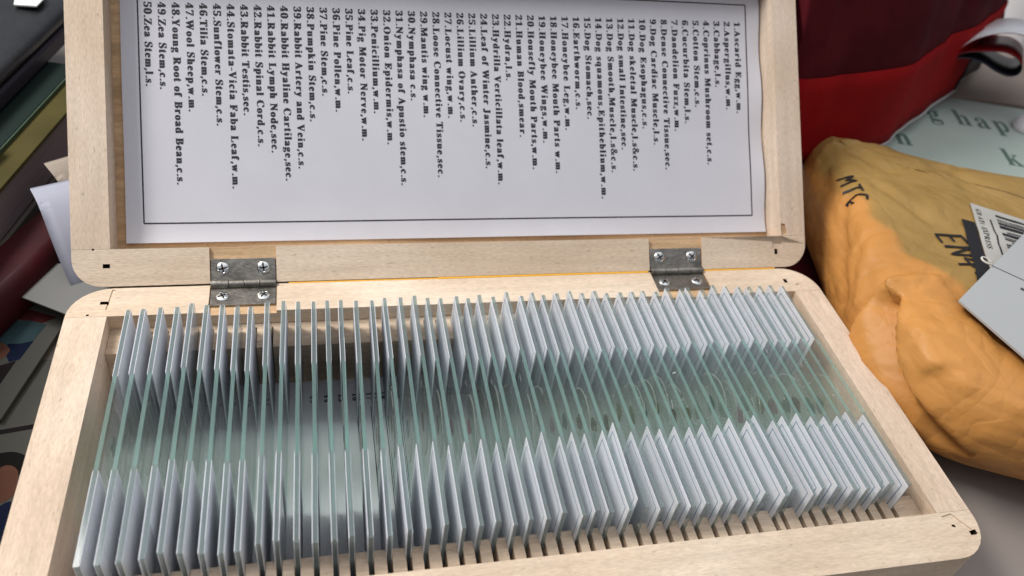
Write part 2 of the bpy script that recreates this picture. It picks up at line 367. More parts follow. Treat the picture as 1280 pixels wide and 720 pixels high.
# ------------------------------------------------------------------ serif lettering (outlines drawn as code)
GLYPHS = {"&":[7,98,[[37,-1,25,0,15,6,9,14,7,25,9,34,13,42,19,48,28,53,24,58,20,64,17,70,16,76,18,85,23,92,31,96,41,97,50,96,58,92,63,85,64,77,63,69,59,62,52,57,45,52,71,27,74,31,76,36,79,42,80,48,92,48,90,40,87,32,83,25,78,19,98,0,82,0,70,11,64,6,56,2,48,0],[38,59,44,63,49,67,52,72,52,77,52,81,49,85,45,87,40,88,35,87,31,85,29,81,28,77,28,72,30,68,33,63],[38,9,46,10,53,12,58,15,63,19,35,46,28,41,24,37,21,32,19,25,21,19,24,14,30,10]]],",":[6,26,[[6,-17,7,-9,9,-1,11,8,12,16,25,16,26,14,24,7,21,-2,17,-10,14,-17]]],"-":[5,38,[[5,31,5,41,38,41,38,31]]],".":[10,26,[[18,-2,15,-1,12,0,10,3,10,7,10,11,12,14,15,16,18,16,21,16,24,14,26,11,26,7,26,3,24,0,21,-1]]],"0":[5,71,[[38,-1,27,0,18,5,12,12,8,22,6,30,5,39,5,48,5,58,6,66,8,74,12,84,18,91,27,96,38,97,48,96,57,91,63,84,67,74,69,66,70,58,71,48,70,39,69,30,67,22,63,12,57,5,48,0],[38,7,44,10,47,18,49,26,49,36,50,48,49,60,49,70,47,78,44,86,38,89,31,86,28,78,26,70,26,60,25,48,26,36,26,26,28,18,31,10]]],"1":[6,69,[[13,0,13,7,24,7,27,8,29,9,30,12,31,16,31,83,26,78,22,73,17,70,13,69,10,70,8,72,6,75,6,79,10,80,15,82,20,85,26,89,36,96,51,96,51,16,51,12,52,9,54,8,58,7,69,7,69,0]]],"2":[5,69,[[5,0,5,14,25,34,32,42,37,49,41,55,44,61,45,68,45,74,45,81,42,85,39,88,35,89,29,88,25,83,23,76,22,66,15,67,10,69,6,73,5,79,6,84,9,88,13,92,18,95,26,97,35,97,48,96,58,91,64,84,66,75,65,70,64,66,62,61,58,56,54,50,48,44,40,36,31,28,17,15,49,15,53,15,56,17,58,20,60,24,61,28,69,28,68,0]]],"3":[4,69,[[33,-1,23,-1,16,1,11,4,7,7,5,11,4,15,5,19,7,23,11,25,15,25,16,18,20,12,25,9,32,8,36,8,40,10,43,12,46,16,48,21,48,28,47,35,43,40,36,44,27,45,19,45,19,54,28,54,36,55,41,59,44,65,45,73,44,80,42,85,39,88,34,89,30,88,27,86,24,83,23,78,23,73,22,68,15,69,9,71,6,75,5,80,7,87,12,92,22,96,35,97,47,96,57,92,63,85,66,75,64,67,60,60,53,55,45,51,50,50,56,48,61,44,65,40,68,35,69,28,68,20,66,14,62,9,58,5,52,2,46,0,39,-1]]],"4":[2,73,[[24,0,24,7,28,7,32,8,36,9,38,12,39,17,39,25,2,25,2,33,40,96,59,96,59,34,73,34,73,25,59,25,59,17,59,12,62,9,65,8,70,7,71,7,71,0],[11,34,39,34,39,57,39,63,39,70,39,77,40,83,39,81,38,79,35,73,32,68,30,65,29,64]]],"5":[5,68,[[33,-1,24,-1,17,1,12,4,8,7,6,11,5,15,6,19,8,22,12,24,16,24,16,20,18,17,19,13,22,10,26,9,31,8,35,9,39,10,42,13,45,17,47,22,47,30,46,38,43,45,37,48,29,49,24,49,21,49,17,48,14,47,8,49,12,96,63,96,64,71,56,71,55,76,54,78,53,80,52,81,49,81,21,81,19,56,21,57,25,58,29,58,34,58,43,57,52,55,59,51,66,42,68,30,67,22,65,15,61,10,56,5,51,2,45,0,39,-1]]],"6":[6,70,[[39,-1,30,0,22,4,15,10,10,19,8,26,7,35,6,44,7,55,8,65,11,74,15,82,21,88,27,93,35,96,44,97,52,97,58,95,63,93,66,90,68,86,68,82,67,79,64,75,60,73,52,72,52,76,51,80,50,84,49,87,46,89,43,89,36,87,30,80,28,73,26,64,25,54,28,56,32,57,37,58,44,59,55,57,63,52,69,43,70,31,70,22,67,14,63,8,56,3,49,0],[40,8,44,9,48,13,50,20,51,30,50,39,48,46,44,49,39,51,35,50,31,49,27,46,25,44,26,32,27,23,29,16,34,10]]],"7":[6,71,[[22,0,58,81,23,81,17,80,15,74,14,68,6,68,7,96,71,96,71,89,34,0]]],"8":[4,71,[[37,-1,26,0,18,2,12,6,8,11,5,18,4,24,5,32,9,39,16,44,24,48,17,53,11,59,8,65,7,73,8,79,10,85,14,90,20,94,28,96,38,97,51,96,60,91,65,83,67,74,66,67,62,61,56,56,49,52,59,46,66,40,70,33,71,25,69,14,62,6,55,2,47,-1],[41,57,45,60,48,63,49,68,50,74,50,78,49,81,47,85,44,87,41,89,37,89,33,88,29,85,27,80,26,74,27,68,30,64,34,60],[37,6,44,7,48,11,51,16,52,23,51,29,48,34,42,38,33,43,29,40,25,36,23,30,22,24,23,17,26,11,31,8]]],"9":[5,69,[[30,-1,23,-1,18,1,13,3,11,7,9,10,8,14,9,17,10,19,12,20,15,21,17,16,21,11,25,8,31,7,41,11,47,24,50,46,47,42,42,40,37,38,31,37,21,39,12,44,7,53,5,65,6,74,8,82,13,88,19,93,27,96,35,97,45,96,53,93,60,87,65,78,67,71,69,62,69,52,69,41,67,31,64,22,60,14,55,8,48,3,40,0],[37,47,41,47,45,49,48,52,50,56,50,66,48,74,46,81,42,86,36,88,31,87,27,83,25,75,24,66,27,51]]],"?":[2,55,[[19,27,19,31,19,35,20,39,21,43,23,46,26,50,30,53,35,58,38,61,41,64,42,67,43,70,44,73,42,79,39,83,34,86,27,87,21,86,16,85,11,83,6,81,2,91,7,93,13,95,20,97,28,97,39,96,48,91,53,83,55,74,54,68,53,63,51,59,47,56,43,52,39,48,35,45,32,42,30,39,29,36,28,33,28,29,28,27],[24,-2,21,-1,18,0,16,3,16,7,16,11,18,14,21,16,24,16,27,16,30,14,32,11,32,7,32,3,30,0,27,-1]]],"A":[-2,89,[[-2,0,-2,4,2,4,5,6,7,9,10,15,41,93,45,93,77,17,80,11,82,7,85,4,89,4,89,0,46,0,46,4,54,5,57,9,56,12,55,16,51,26,21,26,16,14,15,13,15,12,15,11,15,10,17,5,25,4,26,4,26,0],[23,32,48,32,35,64]]],"B":[3,84,[[3,0,3,3,9,4,12,6,14,10,15,16,15,74,15,79,14,82,12,85,10,87,7,87,3,88,3,91,44,91,64,89,75,82,79,70,77,60,70,54,57,49,72,45,81,37,84,26,81,15,74,7,67,3,58,1,48,0],[36,50,38,50,47,51,53,54,56,60,57,69,56,77,54,82,50,86,43,87,40,86,38,85,37,82,36,78],[44,5,52,6,57,10,59,16,60,26,59,35,55,42,49,45,39,46,36,46,36,13,37,9,38,7,40,5]]],"C":[5,89,[[51,-2,43,-1,35,1,27,4,18,11,11,21,8,28,6,37,5,46,6,55,8,63,11,70,18,80,28,87,35,90,43,92,52,93,62,92,73,88,75,87,78,87,82,89,84,93,87,93,87,62,84,62,78,73,71,81,63,87,53,89,40,84,31,69,29,45,32,23,41,9,56,5,64,6,72,9,79,14,86,21,89,18,79,7,66,0]]],"D":[3,94,[[4,0,4,3,9,4,13,6,14,9,15,15,15,75,14,81,12,85,9,87,3,88,3,91,44,91,59,90,71,86,81,79,88,70,92,59,94,46,88,20,72,5,46,0],[44,5,56,7,64,15,67,23,69,33,70,46,67,68,59,82,45,87,40,86,38,85,37,82,36,77,36,14,37,10,38,7,40,5]]],"E":[3,86,[[3,0,3,3,9,4,12,6,14,10,15,16,15,74,14,81,12,85,9,87,3,88,3,91,80,91,80,64,77,64,74,75,68,81,59,85,46,86,43,86,40,86,38,85,37,83,37,81,37,78,37,49,39,49,46,50,52,54,55,60,58,69,61,69,61,24,57,24,56,31,55,36,52,40,48,43,43,44,37,44,37,44,37,13,37,9,38,7,41,6,46,6,55,6,63,8,69,11,74,15,79,21,82,29,86,29,80,0]]],"F":[3,79,[[3,0,3,3,9,5,12,7,14,11,15,17,15,75,14,81,12,85,9,87,3,88,3,91,79,91,79,64,75,64,74,71,71,77,67,81,62,84,55,86,46,86,42,86,40,86,38,85,37,84,37,82,36,80,36,49,38,49,46,51,51,54,55,60,57,69,60,69,60,24,57,24,55,34,51,40,46,44,38,45,36,45,36,16,37,12,38,9,39,6,42,5,46,4,51,3,51,0]]],"G":[6,100,[[54,-2,44,-1,36,1,28,4,19,11,11,21,8,28,6,37,6,46,6,55,8,63,11,70,19,80,28,87,35,90,43,92,51,93,62,92,74,88,76,87,78,87,80,88,81,89,82,90,84,93,87,93,87,62,84,62,81,69,76,76,71,81,66,85,60,88,53,89,40,84,32,69,29,46,30,33,32,22,36,13,44,5,55,3,62,3,66,5,68,9,69,14,69,26,68,31,66,34,62,36,55,36,55,40,100,40,100,36,95,36,91,34,90,31,89,26,89,6,77,1,66,-1]]],"H":[3,101,[[3,0,3,3,9,4,12,6,14,10,15,16,15,76,14,81,12,85,9,87,3,88,3,91,48,91,48,88,44,87,41,86,39,85,37,83,37,80,36,76,36,50,68,50,68,76,68,80,67,83,66,85,64,86,61,87,56,88,56,91,101,91,101,88,96,87,92,85,90,81,90,76,90,16,90,10,92,7,96,4,101,3,101,0,56,0,56,3,62,4,66,6,68,10,68,16,68,44,36,44,36,16,37,10,39,6,42,4,48,3,48,0]]],"I":[3,49,[[3,0,3,3,8,5,12,6,14,10,15,15,15,77,14,82,13,85,9,87,3,88,3,91,49,91,49,88,43,87,39,85,37,82,37,77,37,15,37,12,37,9,39,7,41,5,45,4,49,3,49,0]]],"J":[-1,63,[[22,-13,16,-12,10,-11,6,-8,2,-4,0,0,-1,5,0,9,2,12,5,14,9,15,13,14,16,12,18,9,19,6,18,3,17,0,16,-3,15,-4,17,-7,21,-8,25,-7,28,-5,29,-1,30,4,30,73,29,78,28,82,27,84,24,86,21,87,16,88,16,91,63,91,63,88,58,87,55,86,53,85,52,82,51,78,51,73,51,18,48,1,38,-10]]],"K":[3,104,[[3,0,3,3,9,4,13,6,14,10,15,16,15,76,14,81,13,85,9,87,3,88,3,91,48,91,48,88,44,87,41,86,39,85,37,83,37,80,37,76,37,47,64,75,68,80,70,84,67,87,58,88,58,91,97,91,97,88,95,88,87,86,78,81,69,72,54,57,93,9,95,7,97,5,100,4,104,3,104,0,56,0,56,3,59,4,61,4,63,4,64,4,66,5,67,7,66,9,63,13,40,43,37,40,37,16,37,10,39,6,43,4,48,3,48,0]]],"L":[3,85,[[3,0,3,3,9,4,12,6,14,10,15,16,15,76,14,81,12,85,9,87,3,88,3,91,50,91,50,88,45,87,42,87,39,85,38,83,37,80,36,76,36,17,37,12,37,9,38,7,40,6,43,6,47,6,56,6,63,8,69,11,74,16,78,22,82,31,85,31,80,0]]],"M":[3,123,[[3,0,3,3,9,4,12,6,14,10,15,16,15,76,15,80,14,83,13,85,11,86,7,87,3,88,3,91,37,91,63,28,90,91,123,91,123,88,118,87,115,85,113,81,112,76,112,17,112,12,113,9,114,6,116,5,119,4,123,3,123,0,79,0,79,3,83,4,87,5,89,6,90,9,91,12,91,17,91,80,58,0,54,0,21,78,21,16,22,10,24,6,28,4,34,3,34,0]]],"N":[4,96,[[81,-2,21,70,21,16,22,10,24,6,27,4,33,3,33,0,4,0,4,3,8,4,11,5,13,6,14,8,15,11,15,16,15,78,10,84,7,87,6,87,4,88,4,91,31,91,78,34,78,75,78,80,77,83,76,85,74,86,71,87,66,88,66,91,96,91,96,88,90,87,87,85,85,81,84,75,84,-2]]],"O":[6,100,[[52,-2,43,-1,34,1,26,6,19,12,13,19,9,27,6,36,6,46,6,55,9,64,13,72,19,79,26,85,34,90,43,92,53,93,63,92,71,90,79,85,86,80,92,73,96,65,99,55,100,46,99,36,96,27,92,19,86,12,79,6,71,1,62,-1],[53,2,66,7,73,22,76,46,75,59,73,69,70,78,62,86,52,89,39,84,32,69,29,46,30,33,32,22,35,13,43,5]]],"P":[3,82,[[3,0,3,3,9,4,12,6,14,10,15,16,15,76,14,81,12,85,9,87,3,88,3,91,43,91,53,91,61,90,67,88,73,84,78,80,81,73,82,66,80,56,73,48,67,44,58,42,48,41,36,41,36,16,37,10,39,6,42,4,48,3,48,0],[36,46,40,46,49,47,54,51,57,57,58,66,58,75,55,81,50,85,43,86,40,86,38,85,37,83,36,80]]],"Q":[6,100,[[76,-23,59,-21,46,-13,37,0,28,4,20,10,14,17,9,26,6,35,6,46,6,55,9,64,13,72,19,79,26,85,34,90,43,92,53,93,63,92,71,90,79,85,86,80,92,73,96,65,99,55,100,46,99,35,96,26,91,17,84,10,76,4,66,0,72,-9,80,-14,89,-16,93,-16,98,-15,99,-18,87,-22],[53,2,66,7,73,22,76,46,75,59,73,69,70,78,62,86,52,89,39,84,32,69,29,46,30,33,32,22,36,13,43,5]]],"R":[3,96,[[3,0,3,3,9,4,12,6,14,10,15,16,15,76,14,81,12,85,9,87,3,88,3,91,43,91,56,90,66,88,73,85,81,78,83,67,81,57,74,50,63,45,86,10,89,7,90,5,93,4,96,3,96,3,96,0,68,0,40,42,36,42,36,16,37,10,39,6,42,4,48,3,48,0],[36,47,41,47,50,48,56,52,60,58,61,67,59,78,54,84,45,86,40,86,38,84,37,82,36,77]]],"S":[9,72,[[9,-2,9,32,12,32,17,19,22,10,30,5,39,3,46,4,51,7,55,12,56,18,53,26,45,32,33,38,22,44,15,51,11,58,10,66,11,74,13,81,18,86,23,90,30,92,37,93,41,93,46,92,51,91,56,90,58,89,59,89,60,89,63,90,64,93,68,93,68,64,64,64,62,71,59,77,54,82,50,86,44,88,39,89,33,88,28,85,25,81,24,76,25,71,27,67,32,64,38,61,51,55,58,51,63,47,67,42,70,38,71,32,72,27,71,19,68,12,63,6,56,2,48,-1,38,-2,35,-2,32,-2,28,-1,25,0,22,1,20,2,18,2,17,2,15,2,14,1,13,0,12,-2]]],"T":[2,82,[[18,0,18,3,25,4,28,6,30,10,31,16,31,87,30,87,20,85,13,81,8,73,6,64,2,64,2,91,82,91,82,63,79,63,75,76,67,84,54,87,53,87,53,16,53,10,55,6,59,4,66,3,66,0]]],"U":[3,95,[[50,-3,38,-2,29,1,23,6,18,12,16,21,15,31,15,76,14,81,12,85,9,87,3,88,3,91,48,91,48,88,44,87,40,86,38,85,37,83,36,80,36,76,36,28,37,18,41,10,46,6,55,4,68,7,76,17,78,32,78,76,78,81,76,85,72,87,66,88,66,91,95,91,95,88,90,86,87,84,85,81,84,76,84,36,84,24,81,14,76,6,69,1,60,-2]]],"V":[-3,88,[[42,-3,9,76,7,81,4,84,2,86,-3,88,-3,91,42,91,42,88,37,87,33,86,31,85,30,82,31,79,32,76,52,29,70,75,71,79,71,82,70,85,68,86,65,87,60,88,60,91,88,91,88,88,85,87,82,85,79,82,76,77,46,-3]]],"W":[-3,125,[[34,-2,6,79,5,83,3,85,1,87,-3,88,-3,91,36,91,36,88,32,87,30,86,29,85,28,82,28,79,30,75,45,31,60,71,57,80,56,84,53,86,50,87,46,88,46,91,88,91,88,88,81,86,79,82,79,80,80,77,95,33,108,74,109,78,110,81,109,84,108,86,105,87,101,88,101,91,125,91,125,88,121,87,119,84,117,81,115,76,89,-2,86,-2,63,62,38,-2]]],"X":[2,93,[[2,0,2,3,11,6,18,13,39,42,16,77,12,82,9,85,7,87,3,88,3,88,3,91,49,91,49,88,46,88,40,87,38,83,39,81,40,78,53,58,64,75,67,79,68,83,66,86,59,88,59,91,92,91,92,88,91,88,85,87,81,85,76,81,71,75,56,53,83,11,85,8,87,6,90,4,92,3,93,3,93,0,48,0,48,3,49,3,56,5,58,8,57,11,55,16,42,37,28,16,26,12,25,9,27,5,35,3,35,0]]],"Y":[-3,88,[[20,0,20,3,26,4,30,6,31,10,32,16,32,36,9,77,6,83,3,86,1,87,0,87,-1,87,-3,88,-3,91,41,91,41,88,39,88,36,87,33,86,32,85,31,83,32,81,33,78,50,45,67,73,69,78,70,82,67,86,60,88,59,88,59,91,88,91,88,88,85,87,82,85,79,82,77,78,54,41,54,16,54,10,56,6,60,4,66,3,66,0]]],"Z":[4,85,[[4,0,4,2,55,86,43,86,35,85,28,84,23,81,19,77,15,71,12,63,9,63,11,91,81,91,81,89,31,6,48,6,60,7,70,12,77,21,81,33,85,33,81,0]]],"a":[4,66,[[51,-2,43,0,40,7,30,0,19,-2,13,-1,8,2,5,7,4,13,6,21,13,27,20,31,29,35,40,38,40,48,39,53,37,56,34,58,30,59,23,58,21,55,21,54,23,51,24,49,25,46,24,43,22,40,19,39,15,38,12,39,9,41,7,44,7,47,7,52,10,56,14,59,19,62,25,63,32,64,45,62,53,58,57,52,59,42,59,12,59,10,59,8,60,7,61,7,62,7,64,8,66,6,59,0],[30,7,32,7,35,8,37,10,40,13,40,34,28,28,24,17,25,9]]],"b":[2,68,[[9,-2,9,78,8,83,7,86,5,87,2,88,2,91,28,91,28,56,35,62,44,64,51,63,57,60,62,55,65,49,68,42,68,33,67,24,65,15,60,8,54,3,47,-1,38,-2,30,0,21,6,11,-2],[37,3,43,5,46,10,48,19,49,32,48,43,46,50,42,55,37,56,34,55,31,54,29,51,28,48,28,14,30,6]]],"c":[4,57,[[31,-2,24,-1,17,2,12,7,8,14,5,21,4,30,5,39,8,47,13,54,19,59,27,63,35,64,44,63,50,60,54,55,55,49,55,46,53,43,51,41,47,41,41,43,39,50,39,51,39,52,39,53,39,54,38,58,34,59,28,57,24,50,22,37,24,25,27,15,33,10,41,8,48,9,54,14,57,12,50,4,41,0]]],"d":[4,71,[[28,-2,21,-1,16,2,11,7,7,13,5,21,4,29,5,39,7,47,11,54,16,59,22,63,29,64,38,62,45,56,45,80,44,84,42,86,40,87,35,88,35,91,64,91,64,15,64,11,65,8,67,6,71,6,71,2,63,2,54,0,45,-2,45,8,38,0],[34,6,37,6,40,8,43,11,45,15,45,48,43,51,41,54,38,56,35,56,29,55,26,50,24,42,24,31,24,20,26,12,29,7]]],"e":[4,57,[[31,-2,23,-1,17,2,12,7,7,14,5,22,4,31,5,40,8,48,12,55,17,60,24,63,31,64,42,62,50,56,55,47,57,35,57,33,23,33,25,19,31,11,40,8,47,11,54,17,57,15,50,5,41,0],[23,38,40,38,40,43,40,50,39,55,36,58,32,59,25,55,23,41]]],"f":[3,53,[[3,0,3,3,6,4,8,4,9,5,10,7,10,10,10,15,10,55,3,55,3,62,10,62,10,71,12,80,17,87,25,91,35,93,42,92,48,89,51,85,53,80,52,76,50,73,48,72,45,71,42,72,39,73,37,75,37,78,37,81,39,84,39,85,39,85,39,86,39,87,39,88,36,89,33,88,31,86,30,83,30,78,30,62,41,62,41,55,30,55,30,13,30,8,32,5,35,4,40,3,40,0]]],"g":[3,63,[[29,-28,18,-27,10,-24,4,-20,3,-15,6,-9,14,-5,7,0,5,6,6,11,8,15,13,18,20,22,12,27,6,34,4,42,5,48,8,54,12,58,18,61,24,63,31,64,39,63,47,61,63,61,63,54,54,54,57,47,58,41,58,35,55,30,52,26,47,23,41,21,34,21,33,21,31,21,30,21,28,21,25,20,22,19,21,17,20,14,22,11,28,10,35,10,45,9,52,8,57,6,61,3,62,-2,63,-7,61,-16,54,-23,48,-26,39,-27],[31,25,36,26,38,29,39,35,40,42,39,50,38,55,36,58,31,59,27,58,25,55,23,50,23,42,23,35,25,29,27,26],[32,-23,48,-21,53,-13,52,-10,50,-8,46,-7,41,-7,19,-7,16,-10,15,-15,16,-18,19,-21,24,-23]]],"h":[4,73,[[4,0,4,3,7,4,9,5,10,7,10,11,10,80,10,83,9,86,7,87,4,88,4,91,30,91,30,53,38,61,49,64,58,61,64,54,66,42,66,11,66,8,67,5,69,4,73,3,73,0,40,0,40,3,41,3,46,5,47,11,47,43,47,48,46,52,44,54,41,54,35,52,30,47,30,11,30,8,31,5,33,4,36,3,36,0]]],"i":[4,36,[[20,72,16,73,13,75,11,79,10,82,11,86,13,90,16,92,20,93,24,92,27,90,29,86,30,82,29,79,27,75,24,73],[4,0,4,3,7,4,9,5,10,7,10,11,10,50,10,54,9,57,7,58,4,59,4,62,30,62,30,11,30,8,31,5,33,4,36,3,36,0]]],"j":[-11,32,[[21,73,17,73,14,76,12,79,11,83,12,87,14,90,17,92,21,93,25,92,28,90,31,87,31,83,31,79,28,76,25,73],[7,-28,2,-28,-2,-26,-6,-24,-9,-21,-11,-18,-11,-14,-11,-11,-9,-8,-6,-6,-3,-6,0,-6,3,-8,5,-10,5,-13,5,-15,4,-17,3,-19,2,-21,3,-23,6,-23,10,-23,12,-20,12,-16,13,-11,13,50,12,54,11,57,9,58,4,59,4,62,32,62,32,-4,30,-15,25,-22,18,-27]]],"k":[3,75,[[3,0,3,3,7,4,9,5,10,8,10,11,10,80,10,83,9,86,8,87,4,88,4,91,30,91,30,34,45,50,48,53,49,56,47,58,42,59,41,59,41,62,69,62,69,59,62,57,55,52,44,42,69,7,72,4,75,3,75,0,42,0,42,3,43,3,47,4,48,6,47,8,46,10,33,29,30,27,30,11,30,8,31,5,33,4,36,3,36,0]]],"l":[4,36,[[4,0,4,3,7,4,9,5,10,7,10,11,10,80,10,83,9,86,8,87,4,88,4,91,30,91,30,11,30,8,31,5,33,4,36,3,36,0]]],"m":[4,107,[[4,0,4,3,7,4,9,5,10,7,10,11,10,51,10,54,9,57,7,58,4,59,4,62,29,62,29,53,38,61,47,64,58,61,64,52,73,61,84,64,93,61,99,54,101,42,101,11,101,8,102,5,104,4,107,3,107,0,75,0,75,3,79,4,81,5,82,8,82,11,82,43,82,48,81,52,79,54,75,54,70,53,65,47,65,11,65,8,66,5,68,4,71,3,71,0,40,0,40,3,43,4,45,5,46,8,46,11,46,43,46,48,45,52,43,54,40,54,34,52,29,47,29,11,30,8,30,5,32,4,35,3,35,0]]],"n":[4,73,[[4,0,4,3,7,4,9,5,10,7,10,11,10,51,10,54,9,57,7,58,4,59,4,62,30,62,30,53,38,61,49,64,58,61,64,54,66,42,66,11,66,8,67,5,69,4,73,3,73,0,40,0,40,3,41,3,46,5,47,11,47,43,47,48,46,52,44,54,41,54,35,52,30,47,30,11,30,8,31,5,33,4,36,3,36,0]]],"o":[4,63,[[34,-2,25,-1,18,2,12,7,8,14,5,22,4,31,5,40,8,48,12,54,18,59,25,63,34,64,42,63,49,60,55,55,60,48,62,40,63,31,62,22,60,14,55,7,49,2,42,-1],[34,2,39,4,42,8,43,11,43,16,44,23,44,31,43,45,42,54,38,58,34,60,29,58,26,54,24,45,23,31,24,23,24,16,25,11,26,8,29,4]]],"p":[3,70,[[3,-28,3,-25,6,-24,8,-23,9,-22,10,-20,10,-17,10,-13,10,49,10,54,9,57,7,58,4,59,4,62,29,62,29,53,36,61,46,64,53,63,59,60,63,55,67,48,69,41,70,32,69,23,67,14,63,8,58,2,52,-1,45,-2,37,0,30,6,30,-12,30,-16,30,-20,32,-22,33,-24,36,-24,39,-25,39,-28],[39,6,44,7,48,12,50,20,51,31,50,42,48,50,45,54,40,56,34,53,30,47,30,14,33,8]]],"q":[4,71,[[35,-28,35,-25,40,-24,43,-23,44,-20,45,-17,45,6,37,0,28,-2,22,-1,16,2,11,7,7,13,5,20,4,29,5,38,8,47,13,54,19,59,26,63,34,64,43,62,51,56,62,64,64,64,64,-17,64,-20,65,-23,67,-24,71,-25,71,-28],[36,6,39,6,42,8,44,10,45,13,45,48,43,56,36,59,30,57,26,52,24,44,23,31,24,20,26,12,30,7]]],"r":[4,58,[[4,0,4,3,7,4,9,5,10,7,10,11,10,50,10,55,9,57,7,58,4,59,4,62,29,62,29,50,33,56,37,60,42,63,47,64,52,63,55,61,57,57,58,53,57,50,56,47,53,45,50,44,47,45,44,46,43,48,41,50,40,51,38,52,35,51,32,48,30,44,30,38,30,11,30,7,32,5,35,4,39,3,39,0]]],"s":[7,51,[[30,-2,24,-1,17,1,16,2,15,2,12,1,10,-2,7,-2,7,21,11,21,13,14,17,8,22,4,28,3,32,4,36,5,38,8,38,12,37,17,31,21,21,26,15,30,11,34,8,39,7,44,9,52,13,58,20,62,28,64,31,64,33,63,36,62,40,62,40,61,41,61,42,61,43,61,45,62,46,64,49,64,49,44,46,44,43,51,39,55,35,58,30,59,26,59,23,57,22,55,21,52,21,49,23,46,26,44,29,42,38,38,44,34,48,30,51,25,51,19,50,10,46,4,39,-1]]],"t":[4,44,[[25,-2,18,-1,13,2,11,7,10,14,10,56,4,56,4,60,11,67,18,74,22,80,26,85,29,85,29,62,42,62,42,56,29,56,29,16,29,13,30,10,31,9,34,8,38,10,41,15,44,13,40,5,33,0]]],"u":[2,72,[[26,-2,18,-1,13,3,10,10,9,19,9,50,9,54,8,56,6,58,2,59,2,62,28,62,28,15,29,12,30,9,32,8,35,7,41,9,46,13,46,50,45,54,44,57,42,58,38,59,38,62,65,62,65,14,65,10,66,8,68,7,72,6,72,3,64,2,55,1,46,-2,46,8,42,4,37,1,32,-1]]],"v":[-1,61,[[28,-2,8,50,6,53,4,56,2,58,-1,59,-1,62,33,62,33,59,31,59,27,58,26,55,26,54,26,54,37,24,47,51,48,53,48,54,46,58,41,59,41,62,61,62,61,59,58,58,56,56,54,53,52,49,32,-2]]],"w":[-2,89,[[24,-2,3,53,2,55,1,57,0,58,-2,59,-2,62,28,62,28,59,25,58,24,58,23,57,23,55,23,54,23,53,23,52,24,51,33,25,42,47,40,53,39,56,38,58,36,59,34,59,34,62,65,62,65,59,60,58,59,55,59,55,59,54,59,53,60,52,67,28,76,51,77,53,77,55,77,57,76,58,74,58,71,59,71,62,89,62,89,59,87,58,85,57,84,55,82,52,61,-2,58,-2,45,39,28,-2]]],"x":[1,64,[[1,0,1,3,7,6,12,11,25,27,9,53,5,57,1,59,1,62,34,62,34,59,29,58,28,56,29,54,30,52,37,41,45,51,46,54,47,56,46,57,45,58,43,59,40,59,40,62,62,62,62,59,57,57,51,51,40,37,58,7,59,6,61,4,62,3,64,3,64,0,31,0,31,3,34,3,36,4,37,5,37,6,36,9,35,12,28,23,19,12,18,9,17,7,18,4,23,3,24,3,24,0]]],"y":[-1,60,[[10,-28,6,-27,2,-25,-1,-21,-1,-17,-1,-13,1,-11,4,-9,7,-8,10,-8,13,-10,14,-12,15,-15,15,-16,15,-16,15,-17,15,-17,15,-19,17,-20,20,-18,23,-15,24,-12,26,-9,27,-5,28,-1,7,50,6,53,5,55,4,57,3,57,2,58,-1,59,-1,59,-1,62,32,62,32,59,29,58,27,58,26,57,26,55,26,54,26,53,26,52,27,51,37,24,46,48,47,50,47,52,47,53,48,55,47,57,46,58,44,58,41,59,41,62,60,62,60,59,57,58,55,56,54,53,52,48,32,-5,29,-13,26,-19,23,-23,19,-26,15,-28]]],"z":[3,55,[[3,0,3,3,34,57,26,57,19,57,14,54,11,50,9,43,5,43,6,62,55,62,55,58,25,5,30,5,39,6,45,9,49,14,52,21,55,21,54,0]]]}
_gm = {}
def glyph(ch):
    if ch not in _gm:
        x0, x1, sp = GLYPHS[ch]
        cu = bpy.data.curves.new('glyph', 'CURVE')
        cu.dimensions = '2D'
        cu.fill_mode = 'BOTH'
        for p in sp:
            s = cu.splines.new('POLY')
            s.points.add(len(p) // 2 - 1)
            for i in range(len(p) // 2):
                s.points[i].co = (p[2 * i] / 200, p[2 * i + 1] / 200, 0, 1)
            s.use_cyclic_u = True
        o = bpy.data.objects.new('glyph', cu)
        C.objects.link(o)
        bpy.context.view_layer.update()
        me = bpy.data.meshes.new_from_object(o.evaluated_get(bpy.context.evaluated_depsgraph_get()))
        _gm[ch] = ([v.co.xy.copy() for v in me.vertices], [tuple(p.vertices) for p in me.polygons], x0 / 200, x1 / 200)
        bpy.data.objects.remove(o)
        bpy.data.meshes.remove(me)
    return _gm[ch]

def text_width(t, sp):
    w = 0
    for ch in t:
        w += (.18 if ch == ' ' else glyph(ch)[3] + .028) + sp
    return w

def lettering(bm, text, size, place, mi, sp=0.0, sx=1.0):
    """place(a, b): a along the line, b up the letters, both mm -> a bmesh position"""
    x = 0
    for ch in text:
        if ch == ' ':
            x += .18 + sp
            continue
        vs, fs, x0, x1 = glyph(ch)
        bv = [bm.verts.new(place((x + v.x) * size * sx, v.y * size)) for v in vs]
        for f in fs:
            try:
                bm.faces.new([bv[i] for i in f]).material_index = mi
            except ValueError:
                pass
        x += x1 + .028 + sp

def stroke(bm, pts, w, place, mi):
    """a pen line of width w through pts"""
    L, Rr = [], []
    for i, p in enumerate(pts):
        a = Vector(pts[max(i - 1, 0)])
        b = Vector(pts[min(i + 1, len(pts) - 1)])
        d = (b - a)
        d = d.normalized() if d.length > 0 else Vector((1, 0))
        n = Vector((-d.y, d.x)) * w / 2
        L.append(bm.verts.new(place(p[0] + n.x, p[1] + n.y)))
        Rr.append(bm.verts.new(place(p[0] - n.x, p[1] - n.y)))
    for i in range(len(pts) - 1):
        bm.faces.new((L[i], Rr[i], Rr[i + 1], L[i + 1])).material_index = mi

